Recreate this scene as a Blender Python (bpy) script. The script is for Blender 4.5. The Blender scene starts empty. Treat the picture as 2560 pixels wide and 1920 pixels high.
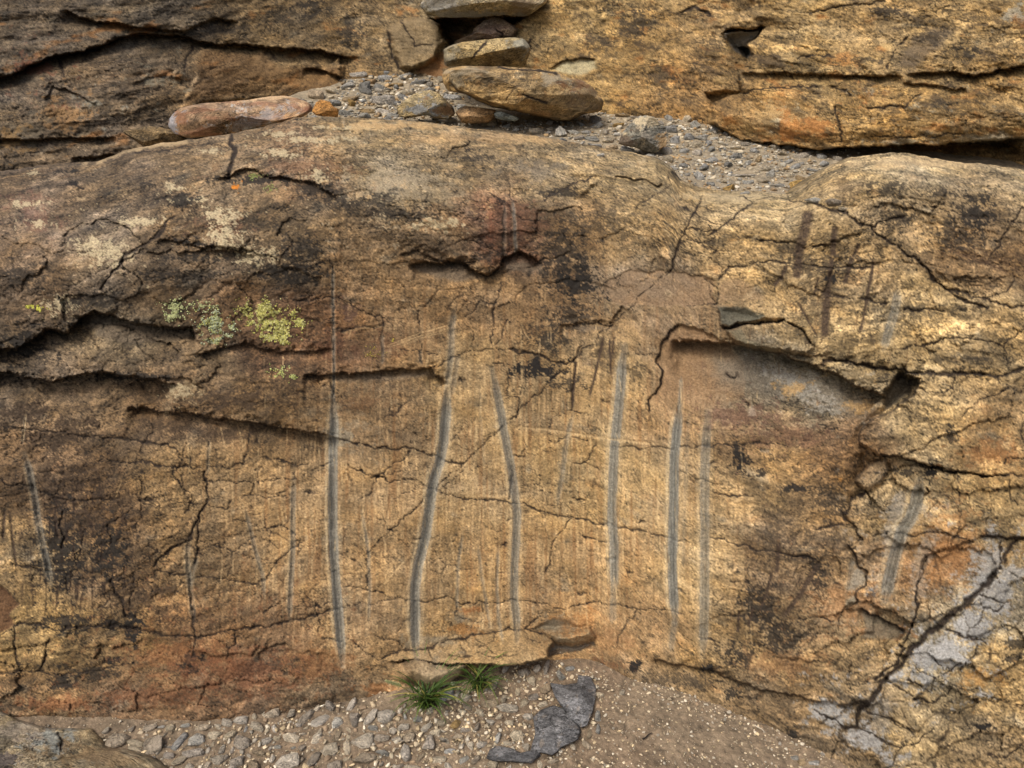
import bpy, math, random
import numpy as np
random.seed(7); rng = np.random.default_rng(7)
SC = bpy.context.scene
COL = SC.collection

# ------------------------------------------------------------------ camera, sky, sun, exposure
CAMZ, PITCH, F = 1.6, math.radians(24), 1850.0
cam = bpy.data.cameras.new('camera'); camo = bpy.data.objects.new('camera', cam); COL.objects.link(camo)
camo.location = (0, 0, CAMZ); camo.rotation_euler = (math.pi/2 - PITCH, 0, 0)
cam.lens = F/2560*36; cam.sensor_width = 36; cam.clip_start = .02; cam.clip_end = 500
SC.camera = camo
W = bpy.data.worlds.new('World'); SC.world = W; W.use_nodes = True
wn = W.node_tree; bg = wn.nodes['Background']
sky = wn.nodes.new('ShaderNodeTexSky'); sky.sky_type = 'NISHITA'; sky.sun_disc = False
SUN_EL, SUN_AZ = math.radians(58), math.radians(-140)         # veiled sun, high behind the viewer's left shoulder
sky.sun_elevation = SUN_EL; sky.sun_rotation = SUN_AZ
sky.air_density = 1.0; sky.dust_density = 7.0; sky.ozone_density = .6
wn.links.new(sky.outputs[0], bg.inputs[0]); bg.inputs[1].default_value = .15
sl = bpy.data.lights.new('sun', 'SUN'); so = bpy.data.objects.new('sun', sl); COL.objects.link(so)
sl.energy = 1.5; sl.angle = math.radians(16); sl.color = (1, .97, .93)
_d = (math.sin(SUN_AZ)*math.cos(SUN_EL), math.cos(SUN_AZ)*math.cos(SUN_EL), math.sin(SUN_EL))
from mathutils import Vector
so.rotation_euler = Vector(_d).to_track_quat('Z', 'Y').to_euler()
SC.view_settings.view_transform = 'Standard'; SC.view_settings.look = 'None'
SC.view_settings.gamma = 1; SC.view_settings.use_curve_mapping = False
SC.view_settings.exposure = 0.17

# ------------------------------------------------------------------ helpers: projection, noise, strokes
cp, sp = math.cos(PITCH), math.sin(PITCH)
def rays(U, V):
    a = (U-1280)/F; b = (960-V)/F
    return a, cp + sp*b, -sp + cp*b                       # x, y, z of the ray, unit depth along the axis
def tdep(V):                                              # tangent of the angle below the horizontal
    b = (960-V)/F
    return (sp - cp*b)/(cp + sp*b)
TILE = dict(zip('ABCDEFGHI', [(x, y) for y in (0, 640, 1275) for x in (0, 850, 1700)]))
def P(s):                                                 # 'E 10,20 30,40 F 5,6' -> traced points
    out = []; ox = oy = 0; k = 1
    for w in s.split():
        if w in TILE: ox, oy = TILE[w]; k = 860/2212
        elif w == 'N': ox = oy = 0; k = 1
        else:
            a, b = w.split(','); out.append((ox+float(a)*k, oy+float(b)*k))
    return np.array(out, np.float64)
def hsh(ix, iy, s):
    h = (ix.astype(np.uint32)*np.uint32(374761393) + iy.astype(np.uint32)*np.uint32(668265263) + np.uint32((s*2246822519) & 0xffffffff))
    h ^= h >> np.uint32(13); h *= np.uint32(1274126177); h ^= h >> np.uint32(16); h *= np.uint32(2654435761); h ^= h >> np.uint32(15)
    return h
GA = np.array([[math.cos(a), math.sin(a)] for a in np.arange(16)*math.pi/8], np.float32)
def pn(x, y, s=0):
    xf = np.floor(x); yf = np.floor(y); ix = xf.astype(np.int64); iy = yf.astype(np.int64)
    fx = (x-xf).astype(np.float32); fy = (y-yf).astype(np.float32)
    u = fx*fx*fx*(fx*(fx*6-15)+10); v = fy*fy*fy*(fy*(fy*6-15)+10)
    def g(dx, dy):
        q = GA[(hsh(ix+dx, iy+dy, s) & np.uint32(15)).astype(np.int64)]
        return q[..., 0]*(fx-dx) + q[..., 1]*(fy-dy)
    a = g(0, 0); b = g(1, 0); c = g(0, 1); d = g(1, 1)
    return (a+(b-a)*u + ((c+(d-c)*u)-(a+(b-a)*u))*v)*1.5
def fbm(x, y, o=4, s=0, r=.5):
    t = 0; a = 1; n = 0
    for i in range(o):
        t = t + a*pn(x*2**i+17.3*i, y*2**i-9.1*i, s+i*31); n += a; a *= r
    return t/n
def worley(x, y, s=0):
    xf = np.floor(x); yf = np.floor(y); ix = xf.astype(np.int64); iy = yf.astype(np.int64)
    f1 = np.full(x.shape, 9., np.float32); f2 = f1.copy(); cid = np.zeros(x.shape, np.float32)
    for dx in (-1, 0, 1):
        for dy in (-1, 0, 1):
            h = hsh(ix+dx, iy+dy, s)
            px = xf+dx+(h & np.uint32(1023))/1023.; py = yf+dy+((h >> np.uint32(10)) & np.uint32(1023))/1023.
            d = np.hypot(px-x, py-y).astype(np.float32)
            c = d < f1
            f2 = np.where(c, f1, np.minimum(f2, d)); cid = np.where(c, ((h >> np.uint32(20)) & np.uint32(1023))/1023., cid); f1 = np.where(c, d, f1)
    return f1, f2, cid
def ss(a, b, x):
    t = np.clip((x-a)/(b-a), 0, 1); return t*t*(3-2*t)
def lin(c):
    c = np.clip(c, 0, 1); return np.where(c <= .04045, c/12.92, ((c+.055)/1.055)**2.4)

# ------------------------------------------------------------------ materials
def rock_mat(name, attr='Col', col=(.3, .22, .13), var=.5, bump=.0013, sc=90, rough=.88, rnd=0.0):
    m = bpy.data.materials.new(name); m.use_nodes = True; t = m.node_tree; N = t.nodes; L = t.links
    b = N['Principled BSDF']; b.inputs['Roughness'].default_value = rough; b.inputs['Specular IOR Level'].default_value = .25
    tc = N.new('ShaderNodeTexCoord')
    def noise(s, d, r=.6, w=0):
        n = N.new('ShaderNodeTexNoise'); n.inputs['Scale'].default_value = s; n.inputs['Detail'].default_value = d; n.inputs['Roughness'].default_value = r
        if 'Distortion' in n.inputs: n.inputs['Distortion'].default_value = w
        L.new(tc.outputs['Object'], n.inputs['Vector']); return n
    n1 = noise(sc*2.2, 5, .7); n2 = noise(sc*.35, 5, .65, .4)
    mr = N.new('ShaderNodeMapRange'); mr.inputs[1].default_value = .3; mr.inputs[2].default_value = .7
    mr.inputs[3].default_value = 1-var; mr.inputs[4].default_value = 1+var*.8; L.new(n1.outputs['Fac'], mr.inputs[0])
    mx = N.new('ShaderNodeMix'); mx.data_type = 'RGBA'; mx.blend_type = 'MULTIPLY'; mx.inputs[0].default_value = 1
    if attr:
        a = N.new('ShaderNodeAttribute'); a.attribute_name = attr; L.new(a.outputs['Color'], mx.inputs[6])
    else:
        mx2 = N.new('ShaderNodeMix'); mx2.data_type = 'RGBA'; mx2.blend_type = 'MIX'
        mx2.inputs[6].default_value = (*[c*.62 for c in col], 1); mx2.inputs[7].default_value = (*[min(1, c*1.35) for c in col], 1)
        rr = N.new('ShaderNodeMapRange'); rr.inputs[1].default_value = .35; rr.inputs[2].default_value = .65; L.new(n2.outputs['Fac'], rr.inputs[0]); L.new(rr.outputs[0], mx2.inputs[0])
        if rnd:
            oi = N.new('ShaderNodeObjectInfo'); hv = N.new('ShaderNodeHueSaturation')
            m1 = N.new('ShaderNodeMapRange'); m1.inputs[3].default_value = 1-rnd; m1.inputs[4].default_value = 1+rnd; L.new(oi.outputs['Random'], m1.inputs[0])
            L.new(m1.outputs[0], hv.inputs['Value'])
            m2 = N.new('ShaderNodeMath'); m2.operation = 'MULTIPLY_ADD'; m2.inputs[1].default_value = 7.13; m2.inputs[2].default_value = 0; L.new(oi.outputs['Random'], m2.inputs[0])
            m3 = N.new('ShaderNodeMath'); m3.operation = 'FRACT'; L.new(m2.outputs[0], m3.inputs[0])
            m4 = N.new('ShaderNodeMapRange'); m4.inputs[3].default_value = .7; m4.inputs[4].default_value = 1.25; L.new(m3.outputs[0], m4.inputs[0]); L.new(m4.outputs[0], hv.inputs['Saturation'])
            L.new(mx2.outputs[2], hv.inputs['Color']); L.new(hv.outputs[0], mx.inputs[6])
        else: L.new(mx2.outputs[2], mx.inputs[6])
    L.new(mr.outputs[0], mx.inputs[7]); L.new(mx.outputs[2], b.inputs['Base Color'])
    bp = N.new('ShaderNodeBump'); bp.inputs['Strength'].default_value = .9; bp.inputs['Distance'].default_value = bump
    L.new(n1.outputs['Fac'], bp.inputs['Height'])
    bp2 = N.new('ShaderNodeBump'); bp2.inputs['Strength'].default_value = .7; bp2.inputs['Distance'].default_value = bump*3
    L.new(n2.outputs['Fac'], bp2.inputs['Height']); L.new(bp.outputs[0], bp2.inputs['Normal']); L.new(bp2.outputs[0], b.inputs['Normal'])
    return m
M_ROCK = rock_mat('weathered_sandstone')
M_SOIL = rock_mat('gravelly_soil', var=.4, bump=.002, sc=120)
M_PEB = rock_mat('pebbles', var=.2, bump=.001, sc=160)

# ------------------------------------------------------------------ mesh output
def mesh_from(name, verts, quads, col, mat, smooth=True, tris=None):
    me = bpy.data.meshes.new(name); verts = np.asarray(verts, np.float32)
    fs = quads if tris is None else tris; k = fs.shape[1]
    me.vertices.add(len(verts)); me.vertices.foreach_set('co', verts.ravel())
    me.loops.add(fs.size); me.polygons.add(len(fs))
    me.loops.foreach_set('vertex_index', fs.astype(np.int32).ravel())
    me.polygons.foreach_set('loop_start', np.arange(0, fs.size, k, dtype=np.int32))
    me.polygons.foreach_set('loop_total', np.full(len(fs), k, np.int32))
    if smooth: me.polygons.foreach_set('use_smooth', np.ones(len(fs), bool))
    if col is not None:
        a = me.color_attributes.new('Col', 'FLOAT_COLOR', 'POINT')
        a.data.foreach_set('color', np.column_stack([col, np.ones(len(col))]).astype(np.float32).ravel())
    me.materials.append(mat); me.update(calc_edges=True); me.validate()
    return me
def link(name, me, loc=(0, 0, 0), parent=None, label=None, cat=None, group=None, kind=None):
    o = bpy.data.objects.new(name, me); COL.objects.link(o); o.location = loc
    if parent: o.parent = parent
    for k, v in (('label', label), ('category', cat), ('group', group), ('kind', kind)):
        if v: o[k] = v
    return o
def split_obj(name, verts, faces, col, mat, parent=None, **kw):          # keep only used verts, origin at the base
    used = np.unique(faces); rm = np.full(len(verts), -1, np.int64); rm[used] = np.arange(len(used))
    v = verts[used]; base = np.array([(v[:, 0].min()+v[:, 0].max())/2, v[:, 1].min(), v[:, 2].min()])
    me = mesh_from(name, v-base, rm[faces], col[used], mat)
    if parent: base_l = base-np.array(parent.location)
    else: base_l = base
    return link(name, me, tuple(base_l), parent, **kw)

# ------------------------------------------------------------------ sheet: a relief surface with traced features
NW = np.array([0, -math.cos(math.radians(25)), math.sin(math.radians(25))])
class Sheet:
    def __init__(s, U, V, Y, jag=5.):
        s.shape = U.shape; s.U = U.ravel().astype(np.float32); s.V = V.ravel().astype(np.float32); s.Y = Y.ravel()
        rx, ry, rz = rays(s.U, s.V); s.r = (rx, ry, rz); s.d0 = s.Y/ry
        x = s.d0*rx; z = CAMZ+s.d0*rz
        dy = np.diff(s.Y.reshape(s.shape), axis=0); dz = np.diff(z.reshape(s.shape), axis=0)
        s.S = np.vstack([np.zeros((1, s.shape[1])), np.cumsum(np.hypot(dy, dz), axis=0)]).ravel(); s.S += .6*x*0
        s.X = x; s.ter = 1.; s.rel = 1.; n = len(x); s.H = np.zeros(n); s.C = np.zeros((n, 3)); s.done = None
        s.Uw = s.U + jag*fbm(s.U/38, s.V/38, 4, 5, .6).astype(np.float32)*2.2; s.Vw = s.V + jag*fbm(s.U/38, s.V/38, 4, 9, .6).astype(np.float32)*2.2
    def near(s, pts, R):
        lo = pts.min(0)-R; hi = pts.max(0)+R
        return np.nonzero((s.U > lo[0]) & (s.U < hi[0]) & (s.V > lo[1]) & (s.V < hi[1]))[0]
    def pd(s, pts, R, warp=1.):
        i = s.near(pts, R+8)
        u = s.U[i]+(s.Uw[i]-s.U[i])*warp; v = s.V[i]+(s.Vw[i]-s.V[i])*warp
        best = np.full(len(i), 1e18); side = np.zeros(len(i)); t = np.zeros(len(i))
        seg = np.hypot(*np.diff(pts, axis=0).T); cum = np.concatenate([[0], np.cumsum(seg)]); tot = cum[-1]
        for k in range(len(pts)-1):
            ax, ay = pts[k]; bx, by = pts[k+1]; L2 = max(seg[k]**2, 1e-6)
            q = np.clip(((u-ax)*(bx-ax)+(v-ay)*(by-ay))/L2, 0, 1)
            dx = u-(ax+q*(bx-ax)); dy = v-(ay+q*(by-ay)); d = dx*dx+dy*dy; c = d < best
            best = np.where(c, d, best); t = np.where(c, (cum[k]+q*seg[k])/tot, t)
            side = np.where(c, np.sign((bx-ax)*dy-(by-ay)*dx), side)   # + : below a left-to-right line
        d = np.sqrt(best); m = d < R
        return i[m], d[m], side[m], t[m]
    def poly(s, pts, R=40, warp=1.):                                   # signed distance, + inside
        cl = np.vstack([pts, pts[:1]]); i = s.near(pts, R+8)
        u = s.U[i]+(s.Uw[i]-s.U[i])*warp; v = s.V[i]+(s.Vw[i]-s.V[i])*warp
        best = np.full(len(i), 1e18); ins = np.zeros(len(i), bool)
        for k in range(len(pts)):
            ax, ay = cl[k]; bx, by = cl[k+1]; L2 = (bx-ax)**2+(by-ay)**2+1e-6
            q = np.clip(((u-ax)*(bx-ax)+(v-ay)*(by-ay))/L2, 0, 1)
            best = np.minimum(best, (u-(ax+q*(bx-ax)))**2+(v-(ay+q*(by-ay)))**2)
            if ay != by: ins ^= ((ay > v) != (by > v)) & (u < (bx-ax)*(v-ay)/(by-ay)+ax)
        return i, np.where(ins, 1, -1)*np.sqrt(best)
    def tint(s, i, c, m):
        m = np.clip(m, 0, 1)[:, None]; s.C[i] = s.C[i]*(1-m)+np.asarray(c)/255.*m
    def base(s, pts, sig=95):
        c = np.zeros((len(s.U), 3)); w = np.full(len(s.U), 1e-9)
        wu = s.U+60*fbm(s.U/120, s.V/90, 3, 71); wv = s.V+45*fbm(s.U/120, s.V/90, 3, 77)
        for (a, b, r, g, bl) in pts:
            e2 = ((wu-a)/sig)**2+((wv-b)/(sig*.8))**2
            q = 1/(1+e2*e2*e2)
            w += q; c += q[:, None]*np.array([r, g, bl])/255.
        s.C = (c/w[:, None])**.84*.925
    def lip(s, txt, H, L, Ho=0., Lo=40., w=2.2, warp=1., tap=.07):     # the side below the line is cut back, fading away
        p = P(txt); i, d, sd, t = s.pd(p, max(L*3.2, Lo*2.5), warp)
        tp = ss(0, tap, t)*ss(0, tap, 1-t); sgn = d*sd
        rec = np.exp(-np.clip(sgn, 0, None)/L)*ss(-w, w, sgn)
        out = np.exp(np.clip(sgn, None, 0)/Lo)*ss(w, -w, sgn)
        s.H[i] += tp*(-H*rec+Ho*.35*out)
        k = (d < 3.5) & (t > .002) & (t < .998); s.tint(i[k], (42, 33, 26), (ss(3.5, 0, d[k])*.6*tp[k]))  # dark line painted along the edge to deepen the overhang's shade
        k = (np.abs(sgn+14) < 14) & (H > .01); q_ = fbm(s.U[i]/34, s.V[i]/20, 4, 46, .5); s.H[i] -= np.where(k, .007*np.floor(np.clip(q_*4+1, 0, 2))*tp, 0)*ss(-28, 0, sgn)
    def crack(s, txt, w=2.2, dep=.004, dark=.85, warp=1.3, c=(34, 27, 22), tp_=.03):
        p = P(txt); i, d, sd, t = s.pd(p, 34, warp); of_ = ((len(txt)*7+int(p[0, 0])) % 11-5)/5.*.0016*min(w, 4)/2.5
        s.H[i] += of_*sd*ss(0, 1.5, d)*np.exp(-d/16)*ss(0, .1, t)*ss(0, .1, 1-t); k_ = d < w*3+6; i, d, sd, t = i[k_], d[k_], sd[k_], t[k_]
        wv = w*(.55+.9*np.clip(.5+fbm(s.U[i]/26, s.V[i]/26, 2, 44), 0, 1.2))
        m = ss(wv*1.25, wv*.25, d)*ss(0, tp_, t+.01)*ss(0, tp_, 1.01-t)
        s.H[i] -= dep*m+dep*.12*np.exp(-(d/(w*2.))**2); s.tint(i, c, m*dark)  # tint is dirt, lichen and crack shade too narrow for the mesh
    def patch(s, u, v, ru, rv, c, k=1., f=14., thr=.5, sh=.12, seed=1, rot=0., an=1.):   # noise-edged blotch
        R = max(ru, rv)*1.6; i = s.near(np.array([[u-R, v-R], [u+R, v+R]]), 0)
        du = s.U[i]-u; dv = s.V[i]-v; cr, sr = math.cos(rot), math.sin(rot)
        a = (du*cr+dv*sr)/ru; b = (-du*sr+dv*cr)/rv; g = np.exp(-(a*a+b*b)*1.1)
        n = .5+1.9*fbm(s.U[i]/f/2.6+seed*7.7, s.V[i]/f/2.0/an, 6, seed, .82)
        s.tint(i, c, k*ss(thr-sh, thr+sh, n*.62+g*.62-.22))
        return i, g
    def pos(s):
        rx, ry, rz = s.r
        dn = -(ry*NW[1]+rz*NW[2]); d = s.d0-s.H/dn
        return np.column_stack([rx*d, ry*d, CAMZ+rz*d])
def gridfaces(nr, nc):
    a = np.arange(nr*nc).reshape(nr, nc)
    return np.stack([a[:-1, :-1], a[1:, :-1], a[1:, 1:], a[:-1, 1:]], -1).reshape(-1, 4)

def grain(s, amt=1.):                                                  # relief and mottling every rock surface shares
    X, S, U, V = s.X, s.S, s.U, s.V
    s.H += .018*fbm(X*2.2, S*2.6, 3, 101)*amt
    n = fbm(X*9, S*13, 5, 103, .6); s.H += .008*n*amt*s.rel
    r = 1-np.abs(fbm(X*22+1.2*n, S*34, 5, 105, .62))*2; s.H += .0016*(r-.6)*amt*s.rel
    n3 = fbm(X*120, S*150, 3, 107, .7); s.H += .0008*n3*amt*s.rel
    n4 = fbm(X*14, S*26, 5, 109, .68); n5 = fbm(X*45, S*60, 4, 111, .7)
    a_ = fbm(X*26+1.5*n5, S*36+1.5*n4, 5, 131, .66); b_ = fbm(X*8+5, S*12, 5, 133, .7)
    v = 1+.16*n4+.22*n5+.24*n3+.22*(ss(-.10, .12, a_)-.5)+.20*(ss(-.12, .16, b_)-.5)
    v = 1+(v-1)*(.55+.45*s.rel)
    for fx, fy, sd_, wd, dk in ((6, 15, 141, .016, .62), (15, 34, 143, .026, .5), (34, 60, 145, .045, .35)):
        z_ = fbm(X*fx+.6*n, S*fy, 4, sd_, .6); gt_ = ss(-.02, .22, fbm(X*fx*.45+9, S*fy*.35, 3, sd_+50)); l_ = ss(wd, wd*.2, np.abs(z_))*gt_
        v = v*(1-dk*l_*(.5+.5*s.ter)); s.H -= .0011*l_*amt*s.rel; s.H += .0007*np.sign(z_)*ss(wd*4, wd, np.abs(z_))*gt_*amt*s.rel
    s.C *= v[:, None]
    # spalled terraces: crisp little steps where skins of stone came off
    q = fbm(X*3.5+.5*n, S*7, 6, 121, .58)*6; fl = np.floor(q); fr_ = q-fl; tm = ss(-.2, .25, fbm(X*2.3+7, S*3, 3, 122))*s.ter
    s.H += (fl+ss(.0, .10, fr_))*.0030*tm*amt; s.C *= (1-.42*np.exp(-(fr_/.05)**2)*tm)[:, None]; s.C *= (1+.05*(hsh(fl.astype(int)+40, fl.astype(int)*0, 5) % np.uint32(7)-3.)*tm)[:, None]
    q = fbm(X*9+3, S*17, 5, 123, .6)*5; fl = np.floor(q); fr_ = q-fl; s.H += (fl+ss(0, .14, fr_))*.0011*amt*s.ter; s.C *= (1-.30*np.exp(-(fr_/.07)**2)*s.ter)[:, None]
    # hairline crazing
    f1, f2, cid = worley(X*24+2.2*fbm(X*16, S*20, 3, 125), S*36+2.2*fbm(X*16, S*20, 3, 126), 127); e = f2-f1; gt = ss(-.05, .3, fbm(X*5+3, S*6, 3, 128)); m_ = ss(.10, .0, e)*gt
    s.C *= (1-.5*m_)[:, None]; s.H -= .0010*m_
    s.C *= (1-.18*ss(.08, .30, fbm(X*5.5+.8*n, S*10, 5, 147, .7))*s.ter)[:, None]; s.C *= (1+.16*ss(.10, .30, fbm(X*6-9, S*11, 5, 149, .7))*s.ter)[:, None]
    hue = fbm(X*7, S*9, 4, 113, .6)
    s.C[:, 0] *= 1+.07*hue; s.C[:, 2] *= 1-.18*hue
    g = ss(.22, .6, fbm(X*10+4, S*14, 4, 115, .6))[:, None]*.45         # greyish rind
    s.C = s.C*(1-g)+(s.C.mean(1)[:, None]*np.array([1.03, .99, .92]))*g
    o = ss(.25, .6, fbm(X*11-4, S*15, 4, 117, .6))[:, None]*.4           # iron rust
    s.C = s.C*(1-o)+(s.C*np.array([1.05, .91, .76]))*o
    # tiny dark flecks
    s.C *= (1-.6*ss(.28, .42, fbm(X*60, S*75, 4, 119, .8)))[:, None]; s.C *= (1+.30*ss(.28, .5, fbm(X*70+9, S*90, 3, 120, .7)))[:, None]
    s.C = (s.C*.82+s.C.mean(1)[:, None]*.18)*np.array([.978, .978, .92])
def finish_cavity(s, A=.0):                                            # dust and algae settle in tight joints
    return
def net(s, u0, v0, ru, rv, cell, w, k, seed, an=.8, dep=.003):
    i = s.near(np.array([[u0-ru*1.3, v0-rv*1.3], [u0+ru*1.3, v0+rv*1.3]]), 0)
    g = np.exp(-(((s.U[i]-u0)/ru)**4+((s.V[i]-v0)/rv)**4))
    wx = s.U[i]+16*fbm(s.U[i]/40, s.V[i]/40, 4, seed+3, .65); wy = s.V[i]+16*fbm(s.U[i]/40, s.V[i]/40, 4, seed+6, .65)
    f1, f2, cid = worley(wx/cell, wy/(cell*an), seed)
    e = (f2-f1)*cell; gate = ss(-.25, .15, fbm(s.U[i]/(cell*1.4), s.V[i]/(cell*1.1), 2, seed+9))
    m = ss(w*1.6, w*.2, e)*g*gate
    s.H[i] -= dep*m; s.tint(i, (36, 28, 22), m*k)
    s.C[i] *= (1+(.14*(cid-.5)*g))[:, None]; s.H[i] += .0022*(cid-.5)*g*ss(0, 5, e)
BLK = (33, 30, 26); BRN = (54, 43, 32); CRM = (176, 158, 122); GRY = (128, 124, 112)

# ================================================================== 1. THE GROOVED OUTCROP
def arr(t): a = np.array([tuple(map(float, w.split(','))) for w in t.split()]); return a[:, 0], a[:, 1]
VSu, VSv = arr('-400,450 -260,445 0,428 144,408 245,404 311,377 389,360 467,350 579,334 661,317 739,294 816,292 928,295 1083,307 1200,323 1355,342 1511,369 1643,393 1682,420 1700,448 1750,468 1817,477 1900,477 1940,486 1975,484 2005,464 2035,440 2070,417 2128,393 2225,381 2283,385 2380,404 2477,412 2560,424 2900,450')
VCu, VCv = arr('-400,1790 0,1785 400,1800 600,1795 760,1775 860,1755 960,1735 1050,1720 1130,1690 1300,1655 1490,1640 1560,1690 1700,1735 1850,1790 2000,1850 2070,1900 2150,1960 2400,2060 2900,2150')
def contact_y(U):
    v = np.interp(U, VCu, VCv); k = np.ones(25)/25
    return CAMZ/tdep(v)
us = np.concatenate([np.arange(-1100, -150, 14.), np.arange(-150, 2712, 2.5), np.arange(2712, 3700, 14.)]); NR = 560
vs = np.interp(us, VSu, VSv) + 4*fbm(us/30, us*0, 3, 3)
vb = np.interp(us, VCu, VCv)+70
tt = np.linspace(0, 1, NR)**1.06
U = np.repeat(us[None, :], NR, 0); V = vs[None, :]+(vb-vs)[None, :]*tt[:, None]
y0s = contact_y(us); kk = np.ones(41)/41; y0 = np.convolve(np.pad(y0s, 20, 'edge'), kk, 'valid')[None, :]
ks = np.interp(U, [0, 1900, 2300, 2700], [.466, .466, .60, .62])
td = tdep(V); Y = (y0+CAMZ*ks)/(1+ks*td)
Y = np.where(td*Y > CAMZ+.0, y0+(0)*td, Y)
RW = np.interp(us, [0, 700, 1500, 1800, 1990, 2030, 2560], [300, 330, 260, 130, 110, 110, 110])[None, :]
RA = np.interp(us, [0, 700, 1500, 1800, 1990, 2030, 2560], [.46, .50, .46, .40, .42, .30, .30])[None, :]
def smo(a, n=45): return np.convolve(np.pad(a, n, 'edge'), np.ones(2*n+1)/(2*n+1), 'valid')
RW = smo(RW[0])[None, :]; RA = smo(RA[0])[None, :]; vsm = smo(vs, 50)[None, :]; w_ = ss(0, 120, V-vs[None, :]); vse = vs[None, :]*(1-w_)+np.minimum(vsm, V)*w_
r = np.clip((V-vse)/RW, 0, 1); Y = Y+RA*(1-np.sqrt(1-(1-r)**2))
# vertex rows behind the crest
S1 = Sheet(U, V, Y, jag=5)
print('sheet', S1.shape)
S1.base([(a, b, c, d, e) for a, b, c, d, e in np.array('''100,500,108,86,66 100,620,114,90,70 300,450,108,86,64 250,620,132,110,88 600,420,124,98,70 750,410,126,94,66 900,330,150,122,84 1000,450,134,115,88
1150,390,150,122,86 1400,420,152,125,88 1600,460,152,126,88 500,600,108,84,60 700,600,106,84,60 900,600,120,92,62 1100,570,116,88,60 1270,570,96,60,46 1400,560,122,92,60 1600,560,158,122,76
1800,560,168,132,84 2000,620,172,137,88 2100,700,168,133,88 2300,540,152,120,80 2450,620,128,96,62 2450,500,122,98,70 2300,430,182,154,112 2500,430,182,154,112 1850,490,170,145,105
100,750,92,72,54 400,720,92,72,52 600,790,112,80,52 300,830,106,88,66 100,880,88,72,56 500,900,96,76,54 700,850,104,70,46 850,850,116,78,52 1000,800,140,104,66 1200,750,150,112,72
1400,750,126,94,62 1600,720,124,102,78 1700,800,132,104,76 1900,700,170,135,88 2100,850,176,142,92 2300,800,176,142,92 2500,850,176,140,90
200,980,116,90,64 450,1000,106,78,52 700,1020,106,78,48 900,1000,126,96,64 1200,950,158,124,80 1400,930,132,102,64 1550,950,168,132,84 1700,1000,148,114,78 1850,950,118,104,84
2000,980,118,108,92 1900,1080,130,98,66 2100,1130,118,84,54 2300,1050,174,142,96 2500,1080,156,118,72
100,1200,108,80,54 250,1250,102,74,48 450,1200,136,104,66 650,1250,152,117,77 900,1250,162,124,80 1200,1250,172,136,90 1500,1200,170,134,84 1750,1250,172,138,94 1900,1200,158,122,76 2050,1200,136,102,64
2250,1250,166,136,94 2450,1280,156,124,78 100,1400,138,108,70 300,1400,116,86,56 500,1400,130,98,62 700,1400,158,121,78 900,1400,168,130,86 1200,1400,172,130,80 1500,1400,168,128,80 1750,1400,174,139,92
1950,1400,138,108,76 2100,1450,136,106,74 2350,1400,142,98,58 2450,1500,156,136,106 100,1600,148,114,66 300,1620,124,92,54 500,1600,124,88,56 700,1620,122,88,58 900,1600,164,126,84 1200,1550,170,130,82 1400,1560,164,122,76
1600,1600,162,122,78 1800,1620,152,118,74 2000,1600,150,116,76 2200,1650,154,124,86 2330,1650,156,138,108 2500,1700,162,128,80
100,1730,132,98,64 350,1720,120,88,60 600,1720,114,82,56 850,1740,120,94,66 1000,1690,152,118,80 1200,1620,164,132,90 1700,1740,124,98,68 1900,1780,134,104,70 2100,1850,128,102,72 2300,1850,154,128,90 2450,1920,146,116,78'''.replace(',', ' ').split(), float).reshape(-1, 5)])
s = S1; UU, VV = s.U, s.V
# --- broad form: bulging upper shelf on the left, the flat ground face, the hollow on the right
s.H += .05*np.exp(-(((UU-350)/420)**2+((VV-640)/120)**2))
s.H += .03*np.exp(-(((UU-1150)/420)**2+((VV-520)/90)**2))
s.H += .02*np.exp(-(((UU-600)/300)**2+((VV-980)/70)**2))
s.H -= .03*np.exp(-(((UU-1950)/170)**2+((VV-1080)/160)**2))
s.ter = 1-.9*np.clip(np.exp(-(((UU-1200)/640)**4+((VV-1330)/300)**4))+.7*np.exp(-(((UU-1350)/500)**4+((VV-900)/280)**4)), 0, 1)
s.rel = .35+.65*s.ter
grain(s)
# vertical rubbing marks on the ground face
ga = np.exp(-(((UU-1150)/680)**4+((VV-1330)/290)**4)); gb = np.exp(-(((UU-1300)/560)**4+((VV-880)/260)**4))*.6
gm = np.clip(ga+gb, 0, 1)*(.4+.6*ss(-.3, .3, fbm(UU/90, VV/260, 3, 130)))
st = fbm(UU/7.5+.9*fbm(UU/60, VV/200, 3, 137), VV/130, 5, 131, .72)*ss(-.3, .2, fbm(UU/30, VV/60, 3, 138)); st2 = fbm(UU/11, VV/260, 3, 132, .6)
s.C *= (1+gm*(.34*st+.24*st2))[:, None]; s.H += gm*(.0007*st+.0012*st2)
i = np.nonzero(gm > .05)[0]; s.tint(i, (206, 172, 122), gm[i]*.55*ss(.08, .30, st[i]+.4*st2[i]))
s.tint(i, (146, 100, 58), gm[i]*.4*ss(.06, .3, -st2[i]-.3*st[i]))
s.C = s.C*(1-.12*gm[:, None])+gm[:, None]*.12*np.array([.66, .56, .42])
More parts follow.
